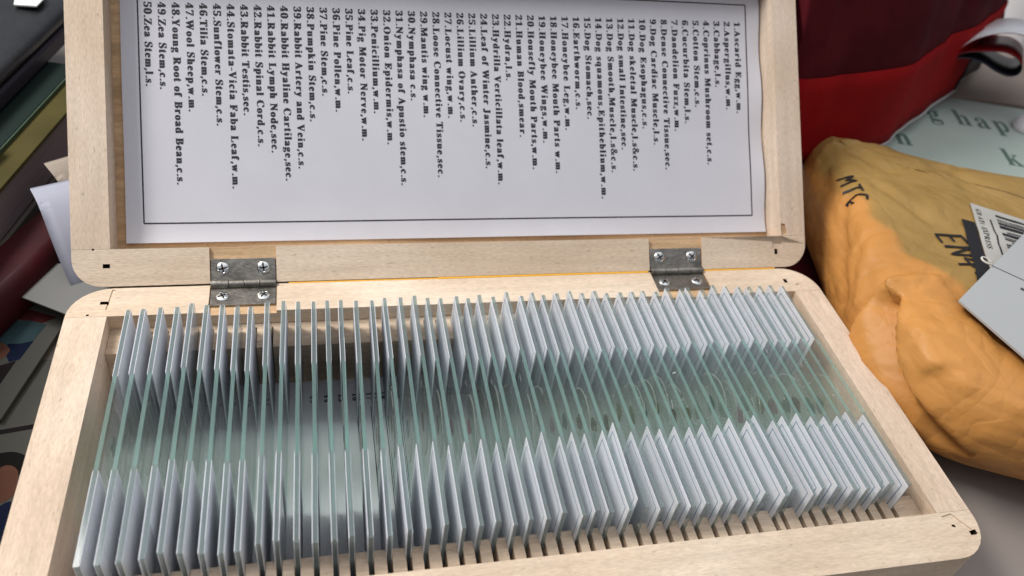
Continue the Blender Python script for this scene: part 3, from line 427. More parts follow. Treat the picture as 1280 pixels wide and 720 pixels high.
# ------------------------------------------------------------------ table
bm = bmesh.new()
box(bm, -2500, 2500, -1500, 2500, -ZT - 25, -ZT, f=W3)
tb = build('table_top', bm, mat('table_laminate', (0.26, 0.228, 0.208), .4, .45, 9, .12, .05, 700))
tb['kind'] = 'structure'

# ------------------------------------------------------------------ slide box: tray, rails, index sheet, hinges, lid
XL, XR_, YF, YB = -116.2, 116.2, -57.4, 52.3
IL, IR, IF, IB = -105.5, 106.4, -44.5, 40.8
ZR = -5.6
bx = thing('slide_box', 'open pale wooden slide box with a printed list inside its raised lid', 'slide box', (0, 0, 0))

def frame_bars(bm, xl, xr, y0, y1, il, ir, i0, i1, z0, z1, r=11.0):
    e = .06
    back = [(xl, i1 + e)] + [(xr, i1 + e)] + arc(xr - r, y1 - r, r, 0, 90) + arc(xl + r, y1 - r, r, 90, 180)
    front = arc(xl + r, y0 + r, r, 180, 270) + arc(xr - r, y0 + r, r, 270, 360) + [(xr, i0 - e), (xl, i0 - e)]
    prism(bm, back, z0, z1, 0)
    prism(bm, front, z0, z1, 0)
    box(bm, xl, il, i0, i1, z0, z1, 1)
    box(bm, ir, xr, i0, i1, z0, z1, 1)

bm = bmesh.new()
frame_bars(bm, XL, XR_, YF, YB, IL, IR, IF, IB, .2, ZR + ZT)
tray = build('tray_frame', bm, [wx, wy, wraw, wdark], bx)
cb = bmesh.new()
HX = ((-79.2, -60.4), (58.4, 77.2))
for a, b in HX:
    box(cb, a, b, IB - 3, YB + 3, ZR + ZT - 1.1, ZR + ZT + 3, 2)
for x, y, w, h in ((-106.9, 46.3, 2.2, 1.2), (-110.5, 41.6, .7, .6), (105.2, 46.0, 1.2, 1.9), (113.3, -50.8, 1.7, 1.2), (108.9, -48.4, 1.3, .8), (-106, -52, 2, 1.2)):
    box(cb, x - w / 2, x + w / 2, y - h / 2, y + h / 2, ZR + ZT - 2.5, ZR + ZT + 2, 3)
# chipped groove along the right-hand bar, broken away near the front corner
prism(cb, [(108.0, 44.2), (109.6, 44.6), (110.2, 30), (109.6, 29)], ZR + ZT - .35, ZR + ZT + 2, 1)
prism(cb, [(106.9, -45.6), (110.2, -45.0), (114.0, -51.2), (112.6, -53.0), (110.6, -52.4)], ZR + ZT - .4, ZR + ZT + 2, 0)
prism(cb, [(-106.3, 43.5), (-105.2, 43.6), (-104.6, 51.5), (-105.6, 51.8)], ZR + ZT - .35, ZR + ZT + 2, 0)
cut(tray, cb)
mo = tray.modifiers.new('bevel', 'BEVEL'); mo.width = .35 * S; mo.segments = 2; mo.limit_method = 'ANGLE'; mo.angle_limit = math.radians(40)

bm = bmesh.new()
box(bm, IL - .5, IR + .5, IF - .5, IB + .5, .3, 3.6)
build('floor_board', bm, wx, bx)

XRr = [-98.36,-94.73,-90.47,-86.57,-82.44,-78.48,-74.71,-70.69,-66.64,-62.12,-58.22,-54.29,-49.88,-45.89,-42.09,-37.8,-33.49,-29.59,-25.44,-21.25,-17.26,-13.72,-8.97,-5.37,-1.75,2.38,6.55,10.75,14.23,17.98,21.76,25.82,29.65,33.77,37.66,42.1,46.31,49.49,54.29,58.32,62.66,65.38,69.77,73.91,78.08,82.01,85.95,89.93,94.22,97.67]
XF = [-98.27,-94.72,-90.61,-86.36,-82.62,-78.61,-74.71,-70.78,-66.96,-62.62,-58.97,-55.04,-50.81,-46.54,-42.83,-38.65,-34.42,-29.97,-26.02,-21.84,-17.8,-13.91,-9.8,-5.83,-1.83,2.21,6.29,10.61,14.17,17.97,22.2,26.48,30.17,34.53,38.51,42.2,46.78,50.44,55.33,58.94,63.92,66.71,71.33,74.85,78.88,83.12,87.09,91.08,94.87,98.7]
slot = lambda i: (4.4116e-05 * i ** 3 - .0045994 * i * i + 4.13667 * i - 98.945 - 6.475e-05 * i ** 3 + .0049103 * i * i + 3.94377 * i - 98.512) / 2

def rail(y0, y1, ys0, ys1, zt):
    """wooden comb: 50 sawn slots open towards the middle of the box"""
    bm = bmesh.new()
    hw = .66
    ym = (ys0 + ys1) / 2
    sx = [XF[i] + (XRr[i] - XF[i]) * (ym + 38.1) / 76.2 for i in range(50)]
    inner_first = ys0 == y0
    ya, yb = (ys1, y1) if inner_first else (y0, ys0)
    box(bm, IL + .1, IR - .1, ya, yb, 3.7, zt)
    xs = [IL + .1]
    for i in range(50):
        xs += [sx[i] - hw, sx[i] + hw]
    xs.append(IR - .1)
    for k in range(0, len(xs), 2):
        box(bm, xs[k], xs[k + 1], ys0 + (.0 if inner_first else .02), ys1 - (.02 if inner_first else 0), 3.7, zt)
    return bm
RT = ZT - 10.6
build('slotted_rail', rail(31.2, 40.7, 31.2, 39.2, RT), [wrail], bx)
build('slotted_rail', rail(-44.4, -35.8, -43.2, -35.8, RT), [wrail], bx)

# white index sheet on the floor, one number under every slide
bm = bmesh.new()
box(bm, IL + .4, IR - .4, -35.7, 31.1, 3.7, 3.9)
for i in range(50):
    s = str(i + 1)
    x = slot(i)
    w = text_width(s, .03) * 3.9
    for da in (0, .12):
        lettering(bm, s, 3.9, lambda a, b, x=x, w=w: V(x - .6 + b - 1.0, 24.0 + w / 2 - a - da, 3.94 + da * .1), 1, .03)
    stroke(bm, [(x - .5, 20), (x - .45, 5), (x - .5, -30)], .2, lambda a, b: V(a, b, 3.95), 1)
build('index_sheet', bm, [index_paper, ink], bx)

def hinge(xa, xb, parent):
    """two leaves, a knuckle in five barrels and four cross-headed screws"""
    th = 2.3299414
    c, s = math.cos(th), math.sin(th)
    h0 = Vector((0, YB + .1, ZR + ZT + .15))
    up = Vector((0, -c, s))
    n = Vector((0, -s, -c))
    bm = bmesh.new()
    box(bm, xa + .25, xb - .25, 44.1, YB - .9, ZR + ZT - 1.05, ZR + ZT - .25)
    k = [bm.verts.new((h0 + Vector((x, 0, 0)) + up * t + n * d) * S) for d in (-1.05, -.25) for x, t in ((xa + .25, .9), (xb - .25, .9), (xb - .25, 7.6), (xa + .25, 7.6))]
    for f in ((0, 1, 2, 3), (7, 6, 5, 4), (0, 4, 5, 1), (1, 5, 6, 2), (2, 6, 7, 3), (3, 7, 4, 0)):
        bm.faces.new([k[i] for i in f])
    h = build('hinge', bm, steel, parent, bevel=.12)
    ax = [xa + .1, xa + 5.2, xa + 9.6, xa + 14.0, xb - .1]
    for i in range(4):
        bm = bmesh.new()
        cyl(bm, (ax[i] + .06, YB + .05, ZR + ZT + .35), (1, 0, 0), 1.25 - .06 * (i % 2), ax[i + 1] - ax[i] - .12, 28)
        build('knuckle', bm, steel, h, bevel=.12)
    for x in (xa + 3.6, xb - 3.7):
        for p, nn in ((Vector((x, 47.6, ZR + ZT - .25)), Vector((0, 0, 1))), (h0 + up * 4.7 + n * -.25 + Vector((x, 0, 0)), n)):
            sb = bmesh.new()
            N = 28
            rings = []
            for rr, zz in ((1.95, -.2), (1.95, .12), (1.7, .34), (1.1, .5), (.5, .56)):
                rings.append([sb.verts.new(V(rr * math.cos(6.28318 * q / N), rr * math.sin(6.28318 * q / N), zz)) for q in range(N)])
            sb.faces.new(rings[0][::-1])
            for a, b in zip(rings, rings[1:]):
                for q in range(N):
                    sb.faces.new((a[q], a[(q + 1) % N], b[(q + 1) % N], b[q]))
            sb.faces.new(rings[-1])
            so = build('screw', sb, [zinc, wdark], None)
            ck = bmesh.new()
            a0 = random.uniform(0, 1.5)
            for rot in (0, math.pi / 2):
                fs0 = len(ck.verts)
                box(ck, -1.15, 1.15, -.23, .23, .12, 2, 1)
                ck.verts.ensure_lookup_table()
                for v in ck.verts[fs0:]:
                    v.co = Matrix.Rotation(rot + a0, 3, 'Z') @ v.co
                    if rot:
                        v.co.z += .00003
            cut(so, ck)
            so.parent = h
            so.matrix_local = Matrix.Translation(p * S) @ nn.to_track_quat('Z', 'Y').to_matrix().to_4x4()
            for pl in so.data.polygons:
                pl.use_smooth = pl.normal.z > .3 and pl.normal.z < .985
    return h
for a, b in HX:
    hinge(a, b, bx)

# thin amber strip painting the light that leaks between lid and tray
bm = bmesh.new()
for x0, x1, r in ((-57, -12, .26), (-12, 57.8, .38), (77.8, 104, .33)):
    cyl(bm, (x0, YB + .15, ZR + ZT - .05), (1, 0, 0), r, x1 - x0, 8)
build('light_leak_strip', bm, amber, bx)

# ---- lid: drawn in its own plane (u across, t up from the hinge, w towards the viewer)
th = 2.3299414
c_, s_ = math.cos(th), math.sin(th)
LM = Matrix(((1, 0, 0, 0), (0, -c_, -s_, (YB + .25) * S), (0, s_, -c_, (ZR + ZT + .15) * S), (0, 0, 0, 1)))
bm = bmesh.new()
T1 = 109.7
frame_bars(bm, XL, XR_, .25, T1, -106.0, 107.0, 11.0, 98.4, -17.0, 0, 7.8)
lid = build('lid', bm, [wx, wy, wraw, wdark], bx)
lid.matrix_local = LM
bpy.context.view_layer.update()
cb = bmesh.new()
for a, b in HX:
    box(cb, a, b, -3, 14, -1.1, 3, 2)
for x, y, w, h in ((-107.1, 6.1, 1.9, 1.2), (-110.5, 10.9, .6, .5), (104.9, 5.6, 1.1, 1.9), (-106.5, 103.5, 2, 1.2), (106.5, 103.5, 2, 1.2)):
    box(cb, x - w / 2, x + w / 2, y - h / 2, y + h / 2, -2.5, 2, 3)
box(cb, 103.6, 107.2, 6.6, 10.9, -.35, 2, 0)
prism(cb, [(107.2, 15.2), (108.8, 15.0), (109.2, 11.6), (107.3, 11.2)], -.5, 2, 2)
cut(lid, cb)
mo = lid.modifiers.new('bevel', 'BEVEL'); mo.width = .4 * S; mo.segments = 2; mo.limit_method = 'ANGLE'; mo.angle_limit = math.radians(40)
bm = bmesh.new()
box(bm, -106.4, 107.4, 10.6, 98.8, -12.4, -9.6)
build('lid_panel', bm, wraw, lid)

LINES = '''Ascarid Egg,w.m.|Aspergillus,w.m.|Cabbage,l.s.|Coprinus Mushroom set,c.s.|Cotton Stem,c.s.|Cucurbita Stem,l.s.|Dandelion Fuzz,w.m.|Dense Connective Tissue,sec.|Dog Cardiac Muscle,l.s.|Dog Esophagus,c.s.|Dog skeletal Muscle,l.s&c.s.|Dog small Intestine,sec.|Dog Smooth,Muscle,l.s&c.s.|Dog squamous,Epitheblium,w.m.|Dog Stomach,sec.|Earthworm,c.s.|Honeybee Leg,w.m.|Honeybee Mouth Parts w.m.|Honeybee Wings,w.m.|Housefly Mouth Parts,w.m.|Human Blood,smear.|Hydra,l.s.|Hydrilla Verticillata leaf,w.m.|Leaf of Winter Jasmine,c.s.|Lillium Anther,c.s.|Lillium Ovary,c.s.|Locust wing,w.m.|Loose Connective Tissue,sec.|Mantis wing w.m.|Nymphasa c.s.|Nymphasa of Apustio stem,c.s.|Onion Epidermis,w.m.|Penicillium,w.m.|Pig Motor Nerve,w.m.|Pine Leaf,c.s.|Pine Pollen,w.m.|Pine Stem,c.s.|Pumpkin Stem,c.s.|Rabbit Artery and Vein,c.s.|Rabbit Hyaline Cartilage,sec.|Rabbit Lymph Node,sec.|Rabbit Spinal Cord,c.s.|Rabbit Testis,sec.|Stomata-Vicia Faba Leaf,w.m.|Sunflower Stem,c.s.|Tilia Stem,c.s.|Wool Sheep,w.m.|Young Root of Broad Bean,c.s.|Zea Stem,c.s.|Zea Stem,l.s.'''.split('|')
TE = [54.9,56.2,64.0,36.8,56.9,51.2,48.4,35.1,43.6,49.1,34.6,41.9,34.0,25.1,52.1,55.3,48.2,33.8,43.9,35.1,45.7,64.4,30.1,35.4,49.0,50.5,51.7,32.5,51.9,57.2,30.0,43.0,52.9,44.2,59.1,53.2,58.2,50.1,35.4,31.6,40.3,42.3,51.8,29.2,48.5,57.5,52.6,30.5,59.2,60.1]
PU0, PU1, PT0, PT1 = -103.3, 106.3, 13.1, 97.6
def sheet_w(u, t):
    """the list sheet is only held at places: it lifts at its edges"""
    e = max(0, (u - 98) / 8.3) ** 2 * (.5 + .5 * math.sin(t * .21 + 1)) * 1.3
    e += max(0, (-97 - u) / 6) ** 2 * (.5 + .5 * math.sin(t * .12)) * .5
    e += max(0, (18 - t) / 5) ** 2 * (.35 + .3 * math.sin(u * .06))
    return -8.9 + e + .35 * math.sin(u * .045 + 1) * math.sin(t * .05) + .3 * noise.noise(Vector((u * .03, t * .03, 2)))
def LP(u, t, h=0):
    return V(u, t, sheet_w(u, t) + h)
bm = bmesh.new()
NU, NTT = 70, 34
g = [[bm.verts.new(LP(PU0 + (PU1 - PU0) * i / NU, PT0 + (PT1 - PT0) * j / NTT)) for j in range(NTT + 1)] for i in range(NU + 1)]
for i in range(NU):
    for j in range(NTT):
        bm.faces.new((g[i][j], g[i + 1][j], g[i + 1][j + 1], g[i][j + 1])).smooth = True
def seg(u0, t0, u1, t1, w, n=60):
    stroke(bm, [(u0 + (u1 - u0) * i / n, t0 + (t1 - t0) * i / n) for i in range(n + 1)], w, lambda a, b: LP(a, b, .06), 1)
BU0, BU1, BT0, BT1 = -98.4, 101.5, 19.0, 93.4
for o_, w in ((0, .42),):
    seg(BU0, BT0, BU1, BT0, w); seg(BU0, BT1, BU1, BT1, w); seg(BU0, BT0, BU0, BT1, w); seg(BU1, BT0, BU1, BT1, w)
SZ = 4.7
for k, t in enumerate(LINES):
    t = '%d.%s' % (k + 1, t)
    u0 = 98.4 - 3.955 * k
    ts = 87.4 - .033 * k
    want = ts - TE[k]
    sp = (want / SZ - text_width(t, 0)) / len(t)
    sx = 1.0
    if sp < .03:
        sx = want / (text_width(t, .03) * SZ)
        sp = .03
    for da, h in ((0, .06), (.11, .07), (.22, .08)):          # printed heavy
        lettering(bm, t, SZ, lambda a, b, u0=u0, ts=ts: LP(u0 - 1.3 + b, ts - a - da, h), 1, sp, sx)
build('list_sheet', bm, [paper, ink], lid)

# ------------------------------------------------------------------ fifty slides
def plate_mesh(seed):
    bm = bmesh.new()
    box(bm, -.5, .5, -38.1, 38.1, 0, 25.4)
    for y in (14.2, -14.3):
        bmesh.ops.bisect_plane(bm, geom=bm.verts[:] + bm.edges[:] + bm.faces[:], plane_co=V(0, y, 0), plane_no=(0, 1, 0))
    for f in bm.faces:
        f.normal_update()
        y = f.calc_center_median().y / S
        f.material_index = 0 if abs(f.normal.x) > .9 else (2 if y > 14.2 or y < -14.3 else 1)
    rnd = random.Random(seed)
    for k in range(14):                                  # dust, fibres and smears stuck to the left face
        y, z, r = rnd.uniform(-14, 14), rnd.uniform(1, 25), rnd.choice((.10, .14, .2, .3))
        n = 7
        ph = rnd.uniform(0, 3)
        st = rnd.choice((1, 1, 1, 5))
        vs = [bm.verts.new(V(-.515, y + r * st * math.cos(6.283 * q / n) * math.cos(ph) - r * .7 * math.sin(6.283 * q / n) * math.sin(ph), z + r * st * math.cos(6.283 * q / n) * math.sin(ph) + r * .7 * math.sin(6.283 * q / n) * math.cos(ph))) for q in range(n)]
        bm.faces.new(vs).material_index = 3
    return bm

def label_mesh(y0, y1, folded):
    bm = bmesh.new()
    box(bm, -.68, -.52, y0, y1, .5, 25.35)
    if folded:                                   # paper folded over the end backs the glass as well
        box(bm, .52, .64, y0, y1, .5, 25.35)
    m = 1.5
    x = -.70
    for a, b, c, d in ((y0 + m, y1 - m, .5 + m, .5 + m + .28), (y0 + m, y1 - m, 25.35 - m - .28, 25.35 - m), (y0 + m, y0 + m + .28, .5 + m + .28, 25.35 - m - .28), (y1 - m - .28, y1 - m, .5 + m + .28, 25.35 - m - .28)):
        q = [bm.verts.new(V(x, yy, zz)) for yy, zz in ((a, c), (b, c), (b, d), (a, d))]
        bm.faces.new(q).material_index = 1
    return bm


def make_slide():
    root = thing('microscope_slide', '', 'microscope slide')
    bm = plate_mesh(0)
    build('glass_plate', bm, [glass_face, glass_edge, glass_edge_backed, dust], root)
    for y0, y1 in ((14.2, 38.0), (-38.0, -14.3)):
        build('paper_label', label_mesh(y0, y1, True), [label_paper, label_ink], root)
    return root

stains = [clear('specimen_%s' % n, c, 1.4, .2, c, .28) for n, c in (('rose', (.62, .28, .38)), ('olive', (.42, .42, .18)), ('teal', (.25, .45, .42)), ('brown', (.36, .24, .14)))]
def slip_mesh(seed):
    rnd = random.Random(seed)
    bm = bmesh.new()
    zc = 12.7 + rnd.uniform(-1, 1)
    yc = rnd.uniform(-2.6, 2.6)
    a0, a1 = rnd.uniform(0, 6), rnd.uniform(1.2, 4.5)
    cyl(bm, (-.54, yc, zc), (-1, 0, 0), 9.0, .16, 40)
    # bead of mounting resin round the slip, whitened to stand in for glints
    N, M = 40, 5
    ring = []
    for i in range(N):
        a = 2 * math.pi * i / N
        rr = 9.1 + .25 * math.sin(3 * a + seed)
        ring.append([bm.verts.new(V(-.56 - .14 * math.sin(math.pi * j / (M - 1)), yc + (rr + .35 * math.cos(math.pi * j / (M - 1))) * math.cos(a), zc + (rr + .35 * math.cos(math.pi * j / (M - 1))) * math.sin(a))) for j in range(M)])
    for i in range(N):
        if (2 * math.pi * i / N - a0) % 6.2832 > a1:
            continue                              # left as arcs, the shape of broken glints
        for j in range(M - 1):
            f = bm.faces.new((ring[i][j], ring[(i + 1) % N][j], ring[(i + 1) % N][j + 1], ring[i][j + 1]))
            f.smooth = True
            f.material_index = 1
    return bm, yc, zc
ORD = 'first second third fourth fifth sixth seventh eighth ninth tenth eleventh twelfth thirteenth fourteenth fifteenth sixteenth seventeenth eighteenth nineteenth twentieth twenty-first twenty-second twenty-third twenty-fourth twenty-fifth'.split()
proto = make_slide()
PLATES = [[c for c in proto.children if c.name.startswith('glass_plate')][0].data]
FLAT = {}
for y0, y1 in ((14.2, 38.0), (-38.0, -14.3)):
    tmp = build('paper_label', label_mesh(y0, y1, False), [label_paper, label_ink])
    FLAT[y0 > 0] = tmp.data
    bpy.data.objects.remove(tmp)
for q in range(1, 7):
    tmp = build('glass_plate', plate_mesh(q), [glass_face, glass_edge, glass_edge_backed, dust])
    PLATES.append(tmp.data)
    bpy.data.objects.remove(tmp)
for i in range(50):
    if i == 0:
        r = proto
        kids = list(proto.children)
    else:
        r = proto.copy()
        C.objects.link(r)
        for ch in kids:
            k = ch.copy()
            C.objects.link(k)
            k.parent = r
            if ch.name.startswith('glass_plate'):
                k.data = PLATES[random.randrange(7)]
            if ch.name.startswith('paper_label'):
                if i > 17:
                    k.data = FLAT[ch.data.vertices[0].co.y > 0]
                k.location = V(random.uniform(-.10, .02), random.uniform(-.5, .5), random.uniform(-.5, .45))
                k.rotation_euler = (random.uniform(-.009, .009), 0, random.uniform(-.004, .004))
            if i == 31 and ch.name.startswith('paper_label') and ch.data.vertices[0].co.y < 0:
                k.location = V(-.5, .6, .6)
                k.rotation_euler = (math.radians(-1.5), 0, math.radians(-2.2))
    xa, xb = XRr[i], XF[i]
    r.location = W3((xa + xb) / 2, random.uniform(-.7, .7), -25.4 + random.uniform(-.55, .45))
    r.rotation_euler = (random.uniform(-.005, .005), random.uniform(-.013, .013), math.atan2(xb - xa, 76.2))
    sbm, yc, zc = slip_mesh(i)
    build('cover_slip', sbm, [slip_glass, resin], r)
    rnd = random.Random(i * 3 + 1)
    bm = bmesh.new()
    K = 18
    rs = [rnd.uniform(1.4, 3.6) for _ in range(K)]
    rs = [(rs[q - 1] + 2 * rs[q] + rs[(q + 1) % K]) / 4 for q in range(K)]
    a = [bm.verts.new(V(-.72, yc + rs[q] * math.cos(6.283 * q / K), zc + rs[q] * .8 * math.sin(6.283 * q / K))) for q in range(K)]
    b = [bm.verts.new(v.co - V(.04, 0, 0)) for v in a]
    bm.faces.new(a); bm.faces.new(b[::-1])
    for q in range(K):
        bm.faces.new((a[q], a[(q + 1) % K], b[(q + 1) % K], b[q]))
    build('specimen', bm, stains[rnd.randrange(4)], r)
    if i < 25:
        n, side = ORD[i], 'left'
        look = 'with greenish edges and backs of white labels showing' if i < 12 else 'seen nearly edge on with pale label rims'
    else:
        n, side = ORD[49 - i], 'right'
        look = 'with white paper labels ruled in blue at both ends' if i > 31 else 'with plain looking white labels at both ends'
    if i == 31:
        look = 'whose front white label is lifting away'
    tag(r, 'glass slide %s, %s from %s wall' % (look, n, side), 'microscope slide', 'microscope slides standing in the wooden box')

# ------------------------------------------------------------------ padded envelope to the right
from mathutils.bvhtree import BVHTree
kraft = mat('kraft_paper', (0.56, 0.255, 0.065), .5, .35, 45, .14, .15, 500)
def crinkle(m, scale, dist, lim):
    """network of sharp paper creases"""
    nt = m.node_tree
    N, L = nt.nodes.new, nt.links.new
    tc, nz, ad, vo, mr, bp = N('ShaderNodeTexCoord'), N('ShaderNodeTexNoise'), N('ShaderNodeMix'), N('ShaderNodeTexVoronoi'), N('ShaderNodeMapRange'), N('ShaderNodeBump')
    nz.inputs['Scale'].default_value = scale * .6
    L(tc.outputs['Object'], nz.inputs['Vector'])
    ad.data_type = 'VECTOR'
    ad.inputs[0].default_value = .018
    L(tc.outputs['Object'], ad.inputs[4])
    L(nz.outputs['Color'], ad.inputs[5])
    vo.feature = 'DISTANCE_TO_EDGE'
    vo.inputs['Scale'].default_value = scale
    L(ad.outputs[1], vo.inputs['Vector'])
    mr.inputs[1].default_value = 0
    mr.inputs[2].default_value = lim
    L(vo.outputs['Distance'], mr.inputs[0])
    bp.inputs['Strength'].default_value = .6
    bp.inputs['Distance'].default_value = dist
    L(mr.outputs[0], bp.inputs['Height'])
    b = nt.nodes['Principled BSDF']
    if b.inputs['Normal'].links:
        L(b.inputs['Normal'].links[0].from_socket, bp.inputs['Normal'])
    L(bp.outputs[0], b.inputs['Normal'])
for k_ in (kraft,):
    crinkle(k_, 34, .0016, .35)
    crinkle(k_, 85, .0005, .3)
def catmull(p, n):
    out = []
    m = len(p)
    for i in range(m):
        a, b, c, d = [Vector(p[(i + k - 1) % m]) for k in range(4)]
        for j in range(n):
            t = j / n
            out.append(.5 * ((2 * b) + (c - a) * t + (2 * a - 5 * b + 4 * c - d) * t * t + (3 * b - a - 3 * c + d) * t ** 3))
    return out
env = thing('padded_envelope', 'crumpled orange kraft padded envelope with handwriting and an address label', 'envelope', W3(225, 30, -ZT))
OUT = [(150, 122), (142, 110), (135, 90), (128.5, 62), (124, 42), (119.5, 24), (118.6, 2), (121, -11), (129, -22), (146, -32), (180, -46), (235, -58), (310, -40), (335, 20), (300, 62), (262, 78), (228, 89), (200, 99), (172, 115)]
B = catmull(OUT, 18)
NB = len(B)
ctr = Vector((232, 22))
PROF = [(7.0, -19.5), (3.0, -17), (.6, -12), (0, -6), (.6, 0), (2.2, 5), (5.0, 9), (9.0, 11.6), (14, 12.6), (20, 12.6), (28, 12.2), (38, 12.2), (52, 12.6), (66, 12), (80, 11), (95, 10)]
def seg_d(p, a, b):
    a, b = Vector(a), Vector(b)
    t = max(0, min(1, (p - a).dot(b - a) / (b - a).length_squared))
    return (p - a - (b - a) * t).length, t
def env_pt(i, k):
    p = B[i % NB]
    d, zz = PROF[k]
    n = (ctr - p)
    ln = n.length
    tng = (B[(i + 1) % NB] - B[(i - 1) % NB]).normalized()
    nn = Vector((-tng.y, tng.x))
    if nn.dot(n) < 0:
        nn = -nn
    dirn = (nn * max(0, 1 - d / 45) + n / ln * min(1, d / 45)).normalized() if d < 45 else n / ln
    d2 = min(d, ln * .985)
    q = p + dirn * d2
    x, y = q.x, q.y
    zf = zz
    front = max(0, min(1, (30 - y) / 60))
    if zz < -8:
        zf = -8 + (zz + 8) * (1.0 + .25 * (1 - front))
    if zz > 0:
        far = max(0, (y - 70) / 60)
        zf = zz * (1 - .35 * far)
    left = max(0, min(1, (175 - x) / 30))
    sd = Vector((y, zf))
    # the near half of the side has buckled outwards behind a fold, with a long hollow running down it
    push = 0
    if d < 25:
        t = max(0, min(1, (25 - y + (zf - 2) * .35) / 3.2))
        push += 4.2 * t * t * (3 - 2 * t) * max(0, min(1, (zf + 16) / 10)) * (1 - .5 * max(0, min(1, (-y) / 18)))
        dd, tt = seg_d(sd, (18.5, 9.0), (-20, -8))
        above = (18.5 - sd.x) * -17 - (9.0 - sd.y) * -38.5 > 0      # hollow lies above a sharp fold
        push -= 7.5 * math.exp(-(dd / (4.6 if above else 1.7)) ** 2) * (1 - .35 * tt)
        dd, tt = seg_d(sd, (24, 12.5), (21.5, 9))
        push += 2.2 * math.exp(-(dd / 1.6) ** 2)
        dd, tt = seg_d(sd, (4, 12.5), (-6, 9))
        push += 2.6 * math.exp(-(dd / 2.4) ** 2)
        dd, tt = seg_d(sd, (74, 9), (36, -6))
        push -= 1.6 * math.exp(-(dd / 2.2) ** 2)
        dd, tt = seg_d(sd, (95, 6), (52, 2))
        push -= 1.2 * math.exp(-(dd / 1.8) ** 2)
        dd, tt = seg_d(sd, (48, 11), (28, 0))
        push += 1.0 * math.exp(-(dd / 1.5) ** 2)
    v = noise.noise(Vector((x * .03, y * .03, zf * .03))) * 1.6
    r1 = abs(noise.noise(Vector((x * .035 + 9, y * .03, zf * .03))))
    r2 = abs(noise.noise(Vector((x * .08 + 3, y * .06 + 4, zf * .07))))
    v += .9 * max(0, .10 - r1) / .10 - .35 * max(0, .10 - r2) / .10
    if d > 9:
        for a, b, w, h in (((150, 112), (162, 88), 3.0, -2.4), ((150, 75), (158, 55), 2.2, -1.6), ((162, 88), (205, 92), 2.5, -1.6), ((185, 95), (196, 70), 3, -1.0)):
            dd, tt = seg_d(q, a, b)
            v += h * math.exp(-(dd / w) ** 2)
    wgt = 1 if d < 25 else .75
    o = -dirn * (push + v * .6 * wgt) if d < 12 else Vector((0, 0))
    zz2 = zf + (v * .9 * wgt + push * .35 if d >= 5 else v * .2)
    return W3(x + o.x, y + o.y, max(zz2, -ZT + .4))
bm = bmesh.new()
sub = []
for k in range(len(PROF) - 1):
    a, b = PROF[k], PROF[k + 1]
    n = 3 if a[0] < 30 else 3
    for j in range(n):
        t = j / n
        sub.append((a[0] + (b[0] - a[0]) * t, a[1] + (b[1] - a[1]) * t))
sub.append(PROF[-1])
PROF = sub
base = Vector(env.location)
gr = [[bm.verts.new(env_pt(i, k) - base) for k in range(len(PROF))] for i in range(NB)]
for i in range(NB):
    for k in range(len(PROF) - 1):
        bm.faces.new((gr[i][k], gr[(i + 1) % NB][k], gr[(i + 1) % NB][k + 1], gr[i][k + 1]))
for f_q in bm.faces:
    f_q.smooth = True
    cc = f_q.calc_center_median() + base
    xx, yy, zz_ = cc.x / S, cc.y / S, cc.z / S - ZT
    pass
bm.faces.new([g_[-1] for g_ in gr])
bm.faces.new([g_[0] for g_ in gr][::-1])
body = build('envelope_body', bm, kraft, env)
at = body.data.attributes.new('top_tint', 'FLOAT', 'POINT')     # top tinted mustard, side left orange
for vi, v_ in enumerate(body.data.vertices):
    cc = v_.co + base
    xx, yy, zz_ = cc.x / S, cc.y / S, cc.z / S - ZT
    lim_ = 138.5 + max(0, 40 - yy) * .55 + 1.5 * math.sin(yy * .3)
    at.data[vi].value = max(0, min(1, (xx - lim_) / 3.0 + .5)) * max(0, min(1, (zz_ - 2) / 4)) if yy > -70 else 1
nt_ = kraft.node_tree
src_ = nt_.nodes['Principled BSDF'].inputs['Base Color'].links[0].from_socket
an_ = nt_.nodes.new('ShaderNodeAttribute'); an_.attribute_name = 'top_tint'
mx_ = nt_.nodes.new('ShaderNodeMix'); mx_.data_type = 'RGBA'; mx_.blend_type = 'MIX'
tn_ = nt_.nodes.new('ShaderNodeMix'); tn_.data_type = 'RGBA'; tn_.blend_type = 'MULTIPLY'; tn_.inputs[0].default_value = 1
tn_.inputs[7].default_value = (.64, .86, 1.0, 1)
nt_.links.new(src_, tn_.inputs[6])
nt_.links.new(an_.outputs['Fac'], mx_.inputs[0]); nt_.links.new(src_, mx_.inputs[6]); nt_.links.new(tn_.outputs[2], mx_.inputs[7])
nt_.links.new(mx_.outputs[2], nt_.nodes['Principled BSDF'].inputs['Base Color'])
_b = bmesh.new(); _b.from_mesh(body.data); bvh = BVHTree.FromBMesh(_b); _b.free()
def on_env(x, y, h=.35):
    p = W3(x, y, 60) - base
    hit = bvh.ray_cast(p, Vector((0, 0, -1)))
    z = hit[0].z if hit[0] else (12 + ZT) * S - base.z
    return Vector((p.x, p.y, z + h * S))
pen = mat('pen_black', (0.015, 0.015, 0.018), .5, .3)
def line_map(ox, oy, ex, ey, h=.35):
    l = math.hypot(ex, ey)
    ex, ey = ex / l, ey / l
    return lambda a, b: on_env(ox + ex * a - ey * b, oy + ey * a + ex * b, h)
bm = bmesh.new()
def dense(pts):
    o = []
    for p, q in zip(pts, pts[1:]):
        o += [(p[0] + (q[0] - p[0]) * j / 6, p[1] + (q[1] - p[1]) * j / 6) for j in range(6)]
    return o + [pts[-1]]
f = line_map(155.0, 47.0, -1.6, -20.5, .5)
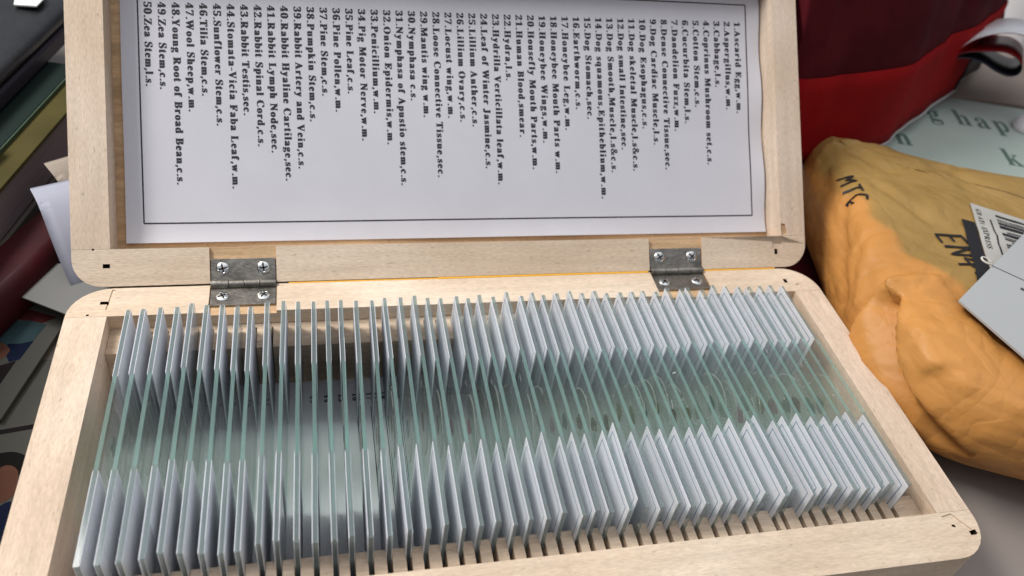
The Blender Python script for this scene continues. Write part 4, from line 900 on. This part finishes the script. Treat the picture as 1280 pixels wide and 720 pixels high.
PENS = {'E': [[(3.6, 8), (.4, 7.6), (0, 0), (3.8, .2)], [(.2, 4), (3, 4.2)]], 'N': [[(0, 0), (.5, 8), (3.6, .2), (4.4, 8.2)]], '4': [[(2.6, 8), (0, 3), (4.4, 3.2)], [(3.2, 6), (3.0, -.4)]], '?': [[(.2, 6.4), (1.4, 8), (3, 7), (2.6, 5), (1.4, 3.8), (1.4, 2.4)]],
        'M': [[(0, 0), (.4, 7), (1.8, 3), (3.2, 7), (3.8, 0)]], 'T': [[(0, 7), (3.6, 7.2)], [(1.8, 7), (1.6, 0)]], 'C': [[(3.4, 6.4), (1.4, 7.2), (0, 3.6), (1.2, .2), (3.4, .9)]], 'A': [[(0, 0), (1.8, 7.4), (3.6, 0)], [(.8, 2.8), (3, 2.8)]]}
def pen_text(bm, t, place, w, dx=5.6, sx=1, sy=1):
    for k, ch in enumerate(t):
        for s_ in PENS.get(ch, []):
            stroke(bm, dense([(p[0] * sx + k * dx, p[1] * sy) for p in s_]), w, place, 0)
pen_text(bm, 'EN4?', f, .95, 6.2, 1.15, 1.25)
build('handwriting', bm, pen, env)
bm = bmesh.new()
pen_text(bm, 'MTC', line_map(138.5, 84, -5.5, -26, .5), .85, 6.3, 1.2, .75)
build('handwriting', bm, pen, env)
# shipping label: thin slip with a bar code, lying along the crumpled face
bm = bmesh.new()
ox, oy = 163.0, 27.0
f0 = line_map(181, 64.5, -18, -36.5, .5)
f1 = line_map(181, 64.5, -18, -36.5, .62)
def sheet(bm, x0, x1, y0, y1, f, mi, n=10):
    g_ = [[bm.verts.new(f(x0 + (x1 - x0) * i / n, y0 + (y1 - y0) * j / n)) for j in range(n + 1)] for i in range(n + 1)]
    for i in range(n):
        for j in range(n):
            fc = bm.faces.new((g_[i][j], g_[i + 1][j], g_[i + 1][j + 1], g_[i][j + 1]))
            fc.material_index = mi
            fc.smooth = True
sheet(bm, 0, 62, 0, 58, f0, 0, 16)
lettering(bm, 'GR-ATC-EXPRESS', 4.0, lambda a, b: f1(3 + a, 1.4 + b), 1, .02)
sheet(bm, 8, 30, 5.6, 6.2, f1, 1)
x = 3.0
rnd = random.Random(5)
while x < 44:
    w = rnd.choice((.5, .8, 1.4, 2.0))
    sheet(bm, x, x + w, 8.6 + (2 if rnd.random() < .2 else 0), 20, f1, 1, 3)
    x += w + rnd.choice((.6, .9, 1.5))
sheet(bm, 0, 58, 22.5, 23.3, f1, 1)
lettering(bm, '2413', 2.4, lambda a, b: f1(31 + a, 5.2 + b * .8), 1, .05)
sheet(bm, 13, 58, -5.0, -.4, f1, 1)
build('shipping_label', bm, [mat('label_grey', (0.46, 0.45, 0.42), .6, .3, 90, .06), pen], env)

# grey card with a scored line and a slot, lying tilted on the envelope
card_m = mat('grey_card', (0.40, 0.415, 0.42), .5, .35, 30, .03, .05, 900)
cp = [Vector((137.2, 10.6)), Vector((185.5, 42)), Vector((226, -12)), Vector((150, -40))]
def card_z(x, y):
    return 17.2 + (x - 137) * .02 + (y - 10) * .01
bm = bmesh.new()
top = [bm.verts.new(W3(p.x, p.y, card_z(p.x, p.y))) for p in cp]
bot = [bm.verts.new(v.co - V(0, 0, .7)) for v in top]
bm.faces.new(top); bm.faces.new(bot[::-1])
for i in range(4):
    bm.faces.new((top[i], top[(i + 1) % 4], bot[(i + 1) % 4], bot[i]))
cplace = lambda a, b: W3(a, b, card_z(a, b) + .05)
stroke(bm, [(158.7, 24.6), (178, 3), (198, -24)], .45, cplace, 1)
stroke(bm, [(161.5, 14.0), (168, 5.5), (176, -6)], 1.3, cplace, 1)
card = build('grey_card', bm, [card_m, mat('card_score', (.07, .07, .07), .7, .2)])
tag(card, 'plain grey card with a slot and scored line on the orange envelope', 'card')
bm = bmesh.new()
pts = [W3(157.6 + 2.0 * math.cos(a), 26.3 + 1.7 * math.sin(a), 17.6 + 1.3 * math.sin(a * .5)) for a in [math.pi * 2 * i / 22 for i in range(19)]]
def tube(bm, pts, r, n=8, mi=0):
    rings = []
    for i, p in enumerate(pts):
        d = (pts[min(i + 1, len(pts) - 1)] - pts[max(i - 1, 0)]).normalized()
        q = d.to_track_quat('Z', 'Y')
        rings.append([bm.verts.new(p + q @ Vector((math.cos(6.28318 * k / n) * r * S, math.sin(6.28318 * k / n) * r * S, 0))) for k in range(n)])
    for a, b in zip(rings, rings[1:]):
        for k in range(n):
            fc = bm.faces.new((a[k], a[(k + 1) % n], b[(k + 1) % n], b[k]))
            fc.smooth = True
            fc.material_index = mi
    bm.faces.new(rings[0][::-1]); bm.faces.new(rings[-1])
tube(bm, pts, .3)
lp = build('string_loop', bm, mat('white_thread', (.7, .68, .62), .7))
tag(lp, 'tiny white string loop at the corner of the grey card', 'string')

# ------------------------------------------------------------------ maroon bag with a red hem
maroon = mat('maroon_fabric', (0.075, 0.006, 0.010), .85, .12, 60, .25, .3, 1500)
red = mat('red_hem', (0.27, 0.004, 0.005), .8, .12, 50, .15, .2, 1300)
black = mat('black_trim', (0.008, 0.008, 0.012), .5, .3)
pipe = mat('grey_piping', (.42, .40, .40), .6)
bag = thing('fabric_bag', 'dark maroon fabric bag with a bright red hem behind the envelope', 'bag', W3(220, 160, -ZT))
BB = [(121, 108), (131, 110.5), (144, 114.5), (177, 124.5), (200, 139), (224, 156.5), (248, 173), (268, 188), (287, 204), (300, 222)]
def bag_base(u):
    x = u * (len(BB) - 1)
    i = min(int(x), len(BB) - 2)
    m = len(BB)
    a, b, c, d = [Vector(BB[max(0, min(m - 1, i + k - 1))]) for k in range(4)]
    t = x - i
    return .5 * ((2 * b) + (c - a) * t + (2 * a - 5 * b + 4 * c - d) * t * t + (3 * b - a - 3 * c + d) * t ** 3)
bl = Vector(bag.location)
def bag_pt(u, v, side=0, off=0):
    p = bag_base(u)
    t = (bag_base(min(1, u + .01)) - bag_base(max(0, u - .01))).normalized()
    n = Vector((t.y, -t.x))                       # towards the viewer
    edge = min(1, u / .12, (1 - u) / .12)
    bul = math.sin(math.pi * min(1, max(0, v) * .85 + .06)) * 9
    fold = 3.0 * math.exp(-((u - .56 - .10 * v) / .035) ** 2) * min(1, v * 3) + 2.2 * noise.noise(Vector((u * 7, v * 2.2, 1))) + 1.1 * noise.noise(Vector((u * 19, v * 5, 4)))
    back = 26 * v + 20 * v * v
    q = p + n * (bul - fold + off) - n * back
    if side:
        q = p - n * (10 + back + 26 * math.sin(math.pi * min(1, v + .05)) * edge)
    return W3(q.x, q.y, -1 + 150 * v) - bl
def bag_panel(u0, u1, vf0, vf1, nu, nv, off, mats, name, parent, thick=.6):
    bm = bmesh.new()
    L = []
    for o_ in (off, off - thick):
        L.append([[bm.verts.new(bag_pt(u0 + (u1 - u0) * i / nu, vf0(i / nu) + (vf1(i / nu) - vf0(i / nu)) * j / nv, 0, o_)) for j in range(nv + 1)] for i in range(nu + 1)])
    for s_ in (0, 1):
        for i in range(nu):
            for j in range(nv):
                a = (L[s_][i][j], L[s_][i + 1][j], L[s_][i + 1][j + 1], L[s_][i][j + 1])
                bm.faces.new(a if not s_ else a[::-1]).smooth = True
    rim = [(i, 0) for i in range(nu)] + [(nu, j) for j in range(nv)] + [(i, nv) for i in range(nu, 0, -1)] + [(0, j) for j in range(nv, 0, -1)]
    for k in range(len(rim)):
        a, b = rim[k], rim[(k + 1) % len(rim)]
        bm.faces.new((L[0][a[0]][a[1]], L[0][b[0]][b[1]], L[1][b[0]][b[1]], L[1][a[0]][a[1]]))
    return build(name, bm, mats, parent)
bm = bmesh.new()
NUB, NVB = 60, 30
F = [[bm.verts.new(bag_pt(i / NUB, j / NVB)) for j in range(NVB + 1)] for i in range(NUB + 1)]
K = [[bm.verts.new(bag_pt(i / NUB, j / NVB, 1)) for j in range(NVB + 1)] for i in range(NUB + 1)]
for G_, rv in ((F, 0), (K, 1)):
    for i in range(NUB):
        for j in range(NVB):
            a = (G_[i][j], G_[i + 1][j], G_[i + 1][j + 1], G_[i][j + 1])
            bm.faces.new(a[::-1] if rv else a).smooth = True
rim = [(i, 0) for i in range(NUB)] + [(NUB, j) for j in range(NVB)] + [(i, NVB) for i in range(NUB, 0, -1)] + [(0, j) for j in range(NVB, 0, -1)]
for k in range(len(rim)):
    a, b = rim[k], rim[(k + 1) % len(rim)]
    bm.faces.new((F[a[0]][a[1]], F[b[0]][b[1]], K[b[0]][b[1]], K[a[0]][a[1]]))
build('bag_body', bm, maroon, bag)
bag_panel(0, .93, lambda t: -.01, lambda t: .25 - .05 * t, 44, 6, .9, red, 'red_hem', bag)
bag_panel(.70, .98, lambda t: -.012, lambda t: .02 + .16 * t, 16, 5, 1.7, black, 'black_trim', bag)
bm = bmesh.new()
prism(bm, [(118.5, 20), (118, 70), (119, 118), (150, 128), (152, 100), (140, 60), (130, 20)], -ZT + .3, -ZT + 3, 0, lambda x, y, z: W3(x, y, z) - bl)  # maroon sheet added in the gap to stand in for its shade
build('gap_shade', bm, maroon, bag, bevel=1)
bm = bmesh.new()
tube(bm, [bag_pt(.05 + .87 * i / 60, -.012, 0, 1.3) for i in range(61)], .55)
build('piping', bm, pipe, bag)

# folded glossy sheet beside the bag: one continuous ribbon seen end on
out_w = mat('sheet_white', (0.82, 0.83, 0.85), .45, .4)
in_r = mat('sheet_red', (0.26, 0.006, 0.010), .35, .5)
def ribbon(name, prof, ext, mats, thick, label, org):
    bm = bmesh.new()
    ps = [Vector(p) for p in prof]
    P2 = []
    for i in range(len(ps) - 1):
        a, b, c, d = ps[max(i - 1, 0)], ps[i], ps[i + 1], ps[min(i + 2, len(ps) - 1)]
        for j in range(6):
            t = j / 6
            P2.append(.5 * ((2 * b) + (c - a) * t + (2 * a - 5 * b + 4 * c - d) * t * t + (3 * b - a - 3 * c + d) * t ** 3))
    P2.append(ps[-1])
    e = Vector(ext)
    rows = []
    org = Vector(org)
    for i, p in enumerate(P2):
        d = (P2[min(i + 1, len(P2) - 1)] - P2[max(i - 1, 0)])
        n = d.cross(e).normalized() * thick
        rows.append([bm.verts.new(W3(*q) - org) for q in (p, p + e, p + n, p + n + e)])
    for a, b in zip(rows, rows[1:]):
        bm.faces.new((a[0], a[1], b[1], b[0])).material_index = 0
        bm.faces.new((a[3], a[2], b[2], b[3])).material_index = 1
        bm.faces.new((a[0], b[0], b[2], a[2])).material_index = 0
        bm.faces.new((a[1], a[3], b[3], b[1])).material_index = 0
    for f in bm.faces:
        f.smooth = True
    bm.faces.new((rows[0][0], rows[0][2], rows[0][3], rows[0][1])); bm.faces.new((rows[-1][0], rows[-1][1], rows[-1][3], rows[-1][2]))
    me = bpy.data.meshes.new(name)
    bm.to_mesh(me); bm.free()
    return link(name, me, mats, label)
fs_ = thing('folded_sheet', 'curled glossy flap, white outside with red and navy lining, beside the maroon bag', 'sheet', W3(250, 165, -10))
fo = Vector(fs_.location)
navy = mat('sheet_navy', (0.012, 0.012, 0.025), .4, .5)
ribbon('white_layer', [(238.6, 167.2, 19.7), (241.1, 166.3, 24.2), (244.9, 165.0, 28.4), (249.7, 163.4, 31.3), (255.6, 161.4, 33.3), (262.3, 159.1, 33.5), (272, 156, 31), (290, 150, 22)], (30, 33, -7), [in_r, out_w], .35, fs_, fo)
ribbon('red_layer', [(238.9, 167.1, 19.0), (244.0, 165.3, 21.6), (250.8, 163.0, 23.4), (258.3, 160.5, 24.6), (264.3, 158.5, 23.1), (268.5, 157.1, 19.6), (268.6, 157.0, 16.0), (265.1, 158.2, 14.4), (259.2, 160.2, 15.6), (252.6, 162.4, 18.2), (246.8, 164.4, 19.2), (242.3, 165.9, 18.9), (238.8, 167.1, 17.6)], (30, 33, -7), [navy, in_r], .3, fs_, fo)
ed = mat('hem_edge', (.45, .36, .38), .6)

# ------------------------------------------------------------------ printed carrier, folder and white carton behind the envelope
def slab(name, pts, z0, z1, mats, label, cat, bevel=.3, extra=None):
    bm = bmesh.new()
    prism(bm, pts, z0, z1, 0, W3)
    if extra:
        extra(bm)
    o = build(name, bm, mats, None, bevel=bevel)
    return tag(o, label, cat)
news_g = mat('print_green', (0.10, 0.17, 0.14), .5)
def news_text(bm):
    ex, ey = .959, -.284
    f = lambda ox, oy: (lambda a, b: W3(ox + ex * a - ey * b, oy + ey * a + ex * b, -9.9))
    lettering(bm, 'g hap', 31, f(237, 160), 1, .07, .68)
    lettering(bm, 'en', 31, f(199, 141), 1, .06, .68)
    lettering(bm, 'k', 31, f(254, 122), 1, .06, .68)
slab('printed_bag', [(170, 140), (202, 160), (240, 183), (262, 181.5), (330, 162), (420, 140), (400, 70), (250, 84), (185, 105)], -11.5, -10, [mat('pale_green_plastic', (0.47, 0.56, 0.50), .4, .5, 30, .06, .1, 200), news_g],
     'pale green plastic bag printed in dark green, between envelope and maroon bag', 'plastic bag', .15, news_text)
slab('beige_folder', [(225, 178), (262, 182.5), (340, 163), (460, 150), (470, 230), (330, 260)], -16, -9.0, [mat('beige_folder', (0.36, 0.29, 0.24), .6, .3, 18, .2)],
     'beige folder lying behind the pale green printed bag', 'folder')
slab('white_carton', [(340, 232), (470, 205), (520, 420), (372, 420)], -ZT, 30, [mat('white_carton', (0.85, 0.86, 0.88), .5)], 'bright white carton standing behind the maroon bag', 'carton', 2)
bm = bmesh.new()
_n = 26
rg = []
for k in range(9):
    a = math.pi / 2 * k / 8
    rg.append([bm.verts.new(W3(292 + 13 * math.cos(a) * math.cos(6.28318 * q / _n), 152 + 9 * math.cos(a) * math.sin(6.28318 * q / _n), -9.9 + 8 * math.sin(a))) for q in range(_n)] if k < 8 else None)
rg = rg[:8]
for a, b in zip(rg, rg[1:]):
    for q in range(_n):
        bm.faces.new((a[q], a[(q + 1) % _n], b[(q + 1) % _n], b[q])).smooth = True
bm.faces.new(rg[0][::-1]); bm.faces.new(rg[-1])
o = build('plastic_cap', bm, mat('white_plastic', (.82, .82, .84), .25, .5))
tag(o, 'rounded white plastic cap lying on the printed pale green bag', 'plastic cap')

# ------------------------------------------------------------------ books, papers and magazines to the left, colours darkened to stand in for shade
leather = mat('black_leatherette', (0.018, 0.019, 0.022), .36, .5, 90, .15, .25, 700)
def strip(name, line, depth, z0, z1, mats, label, cat, bevel=.4, extra=None):
    """a long thing whose near edge runs along line = (p, q) and reaches back to the left by depth"""
    p, q = Vector(line[0]), Vector(line[1])
    d = (q - p).normalized()
    n = Vector((-d.y, d.x))
    if n.x > 0:
        n = -n
    pts = [p, q, q + n * depth, p + n * depth]
    return slab(name, [tuple(v) for v in pts], z0, z1, mats, label, cat, bevel, extra)
case = thing('black_case', 'black leatherette case with a small white sticker, left of the lid', 'case', W3(-200, 190, 2))
cb0 = Vector(case.location)
p, q = Vector((-127.5, 236)), Vector((-158.5, 98))
d = (q - p).normalized(); n = Vector((d.y, -d.x))
bm = bmesh.new()
prism(bm, [tuple(v) for v in (p, q, q + n * 150, p + n * 150)], 2.5, 8.5, 0, lambda x, y, z: W3(x, y, z) - cb0)
build('case_rim', bm, mat('case_rim', (0.022, 0.018, 0.03), .5, .4), case, bevel=1)
bm = bmesh.new()
pr = [(1.2, 9), (.2, 10.5), (.4, 12.5), (2, 14.2), (8, 15.2), (25, 17), (60, 18), (148, 17), (149, 9)]
A_ = [[bm.verts.new(W3(*(p + n * a + (q - p) * s_), b) - cb0) for a, b in pr] for s_ in (0, .25, .5, .75, 1)]
for a, b in zip(A_, A_[1:]):
    for k in range(len(pr)):
        fc = bm.faces.new((a[k], a[(k + 1) % len(pr)], b[(k + 1) % len(pr)], b[k]))
        fc.smooth = True
bm.faces.new(A_[0]); bm.faces.new(A_[-1][::-1])
build('case_lid', bm, leather, case, bevel=0)
bm = bmesh.new()
SP = [(-153.9, 183.8, 17.0), (-146.3, 183.4, 16.6), (-145.0, 190.5, 16.6), (-150, 210, 16.9), (-158, 210, 17.2)]
prism(bm, [(x, y) for x, y, _ in SP], 17.0, 17.5, 0, lambda x, y, z: W3(x, y, z) - cb0)
build('sticker', bm, mat('sticker_white', (.75, .77, .78), .4), case)

book = thing('hardback_book', 'thick green and yellow covered book with mauve page edges under the black case', 'book', W3(-200, 130, -15))
bb0 = Vector(book.location)
fb = lambda x, y, z: W3(x, y, z) - bb0
p, q = Vector((-125, 166)), Vector((-153, 46))
d = (q - p).normalized(); n = Vector((d.y, -d.x))
def bstrip(bm, a, b, z0, z1, mi=0):
    prism(bm, [tuple(v) for v in (p + n * a, q + n * a, q + n * b, p + n * b)], z0, z1, mi, fb)
bm = bmesh.new()
bstrip(bm, .4, 148, -14.5, -1)
pg = build('page_block', bm, mat('page_edges', (0.20, 0.165, 0.18), .75, .2, 500, .12, .3, 1200, stretch=(.06, .06, 4)), book, bevel=.2)
bm = bmesh.new()
bstrip(bm, -.2, 149, -.9, .5, 0)
build('front_cover', bm, mat('cover_yellow', (0.06, 0.050, 0.015), .6, .1, 40, .3, .1, 300), book, bevel=.2)
bm = bmesh.new()
bstrip(bm, 8.5, 149, .6, 2.2, 0)
build('dust_jacket', bm, mat('jacket_green', (0.005, 0.014, 0.011), .5, .2, 20, .3), book, bevel=.3)
bm = bmesh.new()
bstrip(bm, 8.1, 8.45, .6, 1.9, 0)
build('jacket_edge', bm, mat('jacket_edge', (0.06, 0.10, 0.06), .5), book)

slab('brown_box', [(-128, 150), (-149, 60), (-260, 86), (-240, 176)], -ZT + .2, -15.2, [mat('brown_board', (0.10, 0.085, 0.075), .8, .2, 60, .12)], 'grey brown cardboard box below the green and yellow book', 'box')
def shade_block(bm):  # tall unseen block, added to shade the clutter on the left
    prism(bm, [(-171, 92), (-171, 46.5), (-290, 46.5), (-290, 92)], 2.4, 62, 0, W3)
    prism(bm, [(-171, 46.4), (-171, -75), (-290, -75), (-290, 46.4)], -ZT + .3, 62, 0, W3)
slab('corner_and_shade_block', [(-145, 112), (-148.5, 102), (-169.9, 90), (-169.9, 116)], 2.4, 7, [leather], 'low black corner on the green and yellow book, with an added unseen shading block', 'bag', 1.5, shade_block)

bm = bmesh.new()
pa, pb = Vector((-118, 116)), Vector((-152, 40))
dd = (pb - pa).normalized(); nn = Vector((-dd.y, dd.x)); nn = nn if nn.x > 0 else -nn
pr = [(0, -29.7)] + [(4.5 - 9 * (1 - (1 + math.cos(a)) / 2) * 0 + 4.5 * math.sin(a) , -22 + 7.5 * math.cos(a)) for a in [math.pi * (1 - k / 10) for k in range(11)]] + [(-6, -14.5), (-6, -29.7)]
A_ = [[bm.verts.new(W3(*(pa + (pb - pa) * s_ + nn * (a - 4)), b)) for a, b in pr] for s_ in (0, .5, 1)]
for a, b in zip(A_, A_[1:]):
    for k in range(len(pr)):
        bm.faces.new((a[k], a[(k + 1) % len(pr)], b[(k + 1) % len(pr)], b[k])).smooth = k < 11
bm.faces.new(A_[0]); bm.faces.new(A_[-1][::-1])
o = build('red_book', bm, mat('dark_red_cloth', (0.045, 0.005, 0.007), .5, .2, 60, .2))
tag(o, 'dark red book spine lying between the brown box and the grey card', 'book')

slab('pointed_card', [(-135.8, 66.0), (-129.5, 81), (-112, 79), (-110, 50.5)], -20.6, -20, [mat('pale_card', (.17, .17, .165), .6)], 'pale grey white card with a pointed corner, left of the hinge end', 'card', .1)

def curled(name, A, Bv, col, label):
    """a standing sheet: A and Bv are its two upright edges from bottom to top"""
    bm = bmesh.new()
    n1, n2 = 14, 8
    def cur(Pp, t):
        x = t * (len(Pp) - 1); i = min(int(x), len(Pp) - 2); f = x - i
        a, b, c, d = [Vector(Pp[max(0, min(len(Pp) - 1, i + k - 1))]) for k in range(4)]
        return .5 * ((2 * b) + (c - a) * f + (2 * a - 5 * b + 4 * c - d) * f * f + (3 * b - a - 3 * c + d) * f ** 3)
    g_ = [[cur(A, i / n1).lerp(cur(Bv, i / n1), j / n2) for j in range(n2 + 1)] for i in range(n1 + 1)]
    off = Vector((.15, .25, .1))
    f_ = [[bm.verts.new(W3(*v)) for v in r] for r in g_]
    k_ = [[bm.verts.new(W3(*(v + off))) for v in r] for r in g_]
    for G_, rv in ((f_, 0), (k_, 1)):
        for i in range(n1):
            for j in range(n2):
                a = (G_[i][j], G_[i + 1][j], G_[i + 1][j + 1], G_[i][j + 1])
                bm.faces.new(a[::-1] if rv else a).smooth = True
    rim = [(i, 0) for i in range(n1)] + [(n1, j) for j in range(n2)] + [(i, n2) for i in range(n1, 0, -1)] + [(0, j) for j in range(n2, 0, -1)]
    for k in range(len(rim)):
        a, b = rim[k], rim[(k + 1) % len(rim)]
        bm.faces.new((f_[a[0]][a[1]], f_[b[0]][b[1]], k_[b[0]][b[1]], k_[a[0]][a[1]]))
    o = build(name, bm, mat(name, col, .65, .3))
    return tag(o, label, 'paper')
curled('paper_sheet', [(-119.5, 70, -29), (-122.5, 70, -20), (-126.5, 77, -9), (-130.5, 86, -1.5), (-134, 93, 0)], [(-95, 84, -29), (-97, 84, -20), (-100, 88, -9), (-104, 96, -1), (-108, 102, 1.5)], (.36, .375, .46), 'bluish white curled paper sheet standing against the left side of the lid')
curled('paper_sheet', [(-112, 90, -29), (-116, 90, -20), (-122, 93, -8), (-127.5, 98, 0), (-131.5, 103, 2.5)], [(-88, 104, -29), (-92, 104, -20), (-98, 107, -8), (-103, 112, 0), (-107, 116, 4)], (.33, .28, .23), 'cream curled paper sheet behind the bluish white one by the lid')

# two open magazines lying on the table, only their corners in view
pic = {k: mat('print_' + k, tuple(v * .7 for v in c), .7, .06, 40, .35) for k, c in (('teal', (.045, .085, .095)), ('navy', (.008, .014, .04)), ('skin', (.14, .06, .04)), ('red', (.10, .02, .02)), ('hair', (.010, .008, .008)), ('grey', (.14, .145, .135)), ('black', (.016, .012, .012)))}
pm = list(pic.values())
ix = {k: i + 1 for i, k in enumerate(pic)}
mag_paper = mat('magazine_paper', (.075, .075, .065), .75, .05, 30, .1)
def patch(bm, pts, z, k):
    vs = [bm.verts.new(W3(x, y, z)) for x, y in pts]
    bm.faces.new(vs).material_index = ix[k]
def blob(cx_, cy__, rx, ry, sd, n=22):
    r = random.Random(sd)
    return [(cx_ + rx * (1 + .12 * math.sin(3 * a + sd) + r.uniform(-.04, .04)) * math.cos(a), cy__ + ry * (1 + .1 * math.sin(2 * a + sd)) * math.sin(a)) for a in [6.28318 * i / n for i in range(n)]]
def mag1(bm):
    z = -27.0
    patch(bm, [(-126.5, 63.5), (-145, 72), (-160, 68), (-152, 58), (-143.2, 63.5), (-137, 63.2), (-131.5, 60.5)], z + .05, 'red')
    patch(bm, [(-129, 60.5), (-134, 62.6), (-142.5, 62.6), (-152, 57), (-148, 48), (-140, 51.5), (-136, 52.6), (-131.5, 53.5)], z + .06, 'teal')
    patch(bm, [(-131.2, 53.8), (-134.6, 52.9), (-138, 53), (-137.2, 48), (-136, 45.6), (-133.4, 46.5)], z + .07, 'navy')
    patch(bm, blob(-140.2, 50, 3.0, 4.0, 2), z + .09, 'skin')
    patch(bm, [(-134.2, 46), (-138, 44.5), (-150, 40), (-146, 22), (-139, 27)], z + .06, 'black')
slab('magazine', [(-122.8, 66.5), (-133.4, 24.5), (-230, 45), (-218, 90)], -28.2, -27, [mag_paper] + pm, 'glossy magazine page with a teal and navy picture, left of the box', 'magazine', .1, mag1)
def mag2(bm):
    z = -28.9
    patch(bm, [(-122, 24.2), (-160, 18), (-160, 16.4), (-121.5, 22.6)], z + .05, 'black')
    patch(bm, blob(-130.5, 9.5, 6.2, 5.6, 1), z + .06, 'hair')
    patch(bm, blob(-128.8, 4.5, 3.9, 5.4, 4), z + .09, 'skin')
    patch(bm, blob(-126.6, -7.5, 3.8, 6.2, 6), z + .08, 'navy')
    patch(bm, blob(-132, -2, 3.0, 6.2, 3), z + .07, 'red')
slab('magazine', [(-108, 50), (-108, -60), (-240, -80), (-240, 34)], -29.8, -28.9, [mag_paper] + pm, 'magazine with a dark haired portrait, beneath the first one by the box', 'magazine', .1, mag2)

# grey ribbed pen cap at the picture's left edge
bm = bmesh.new()
for k in range(6):
    cyl(bm, (-141.5 - k * 2.0, 60.5 - k * 1.0, -15 + ZT), (-2, -1.0, 0), 4.2 - .3 * (k % 2), 2.15, 24)
o = build('marker_cap', bm, mat('grey_plastic', (.20, .205, .20), .35, .5), None, bevel=.2)
tag(o, 'grey ribbed marker cap next to the dark red book spine', 'cap')
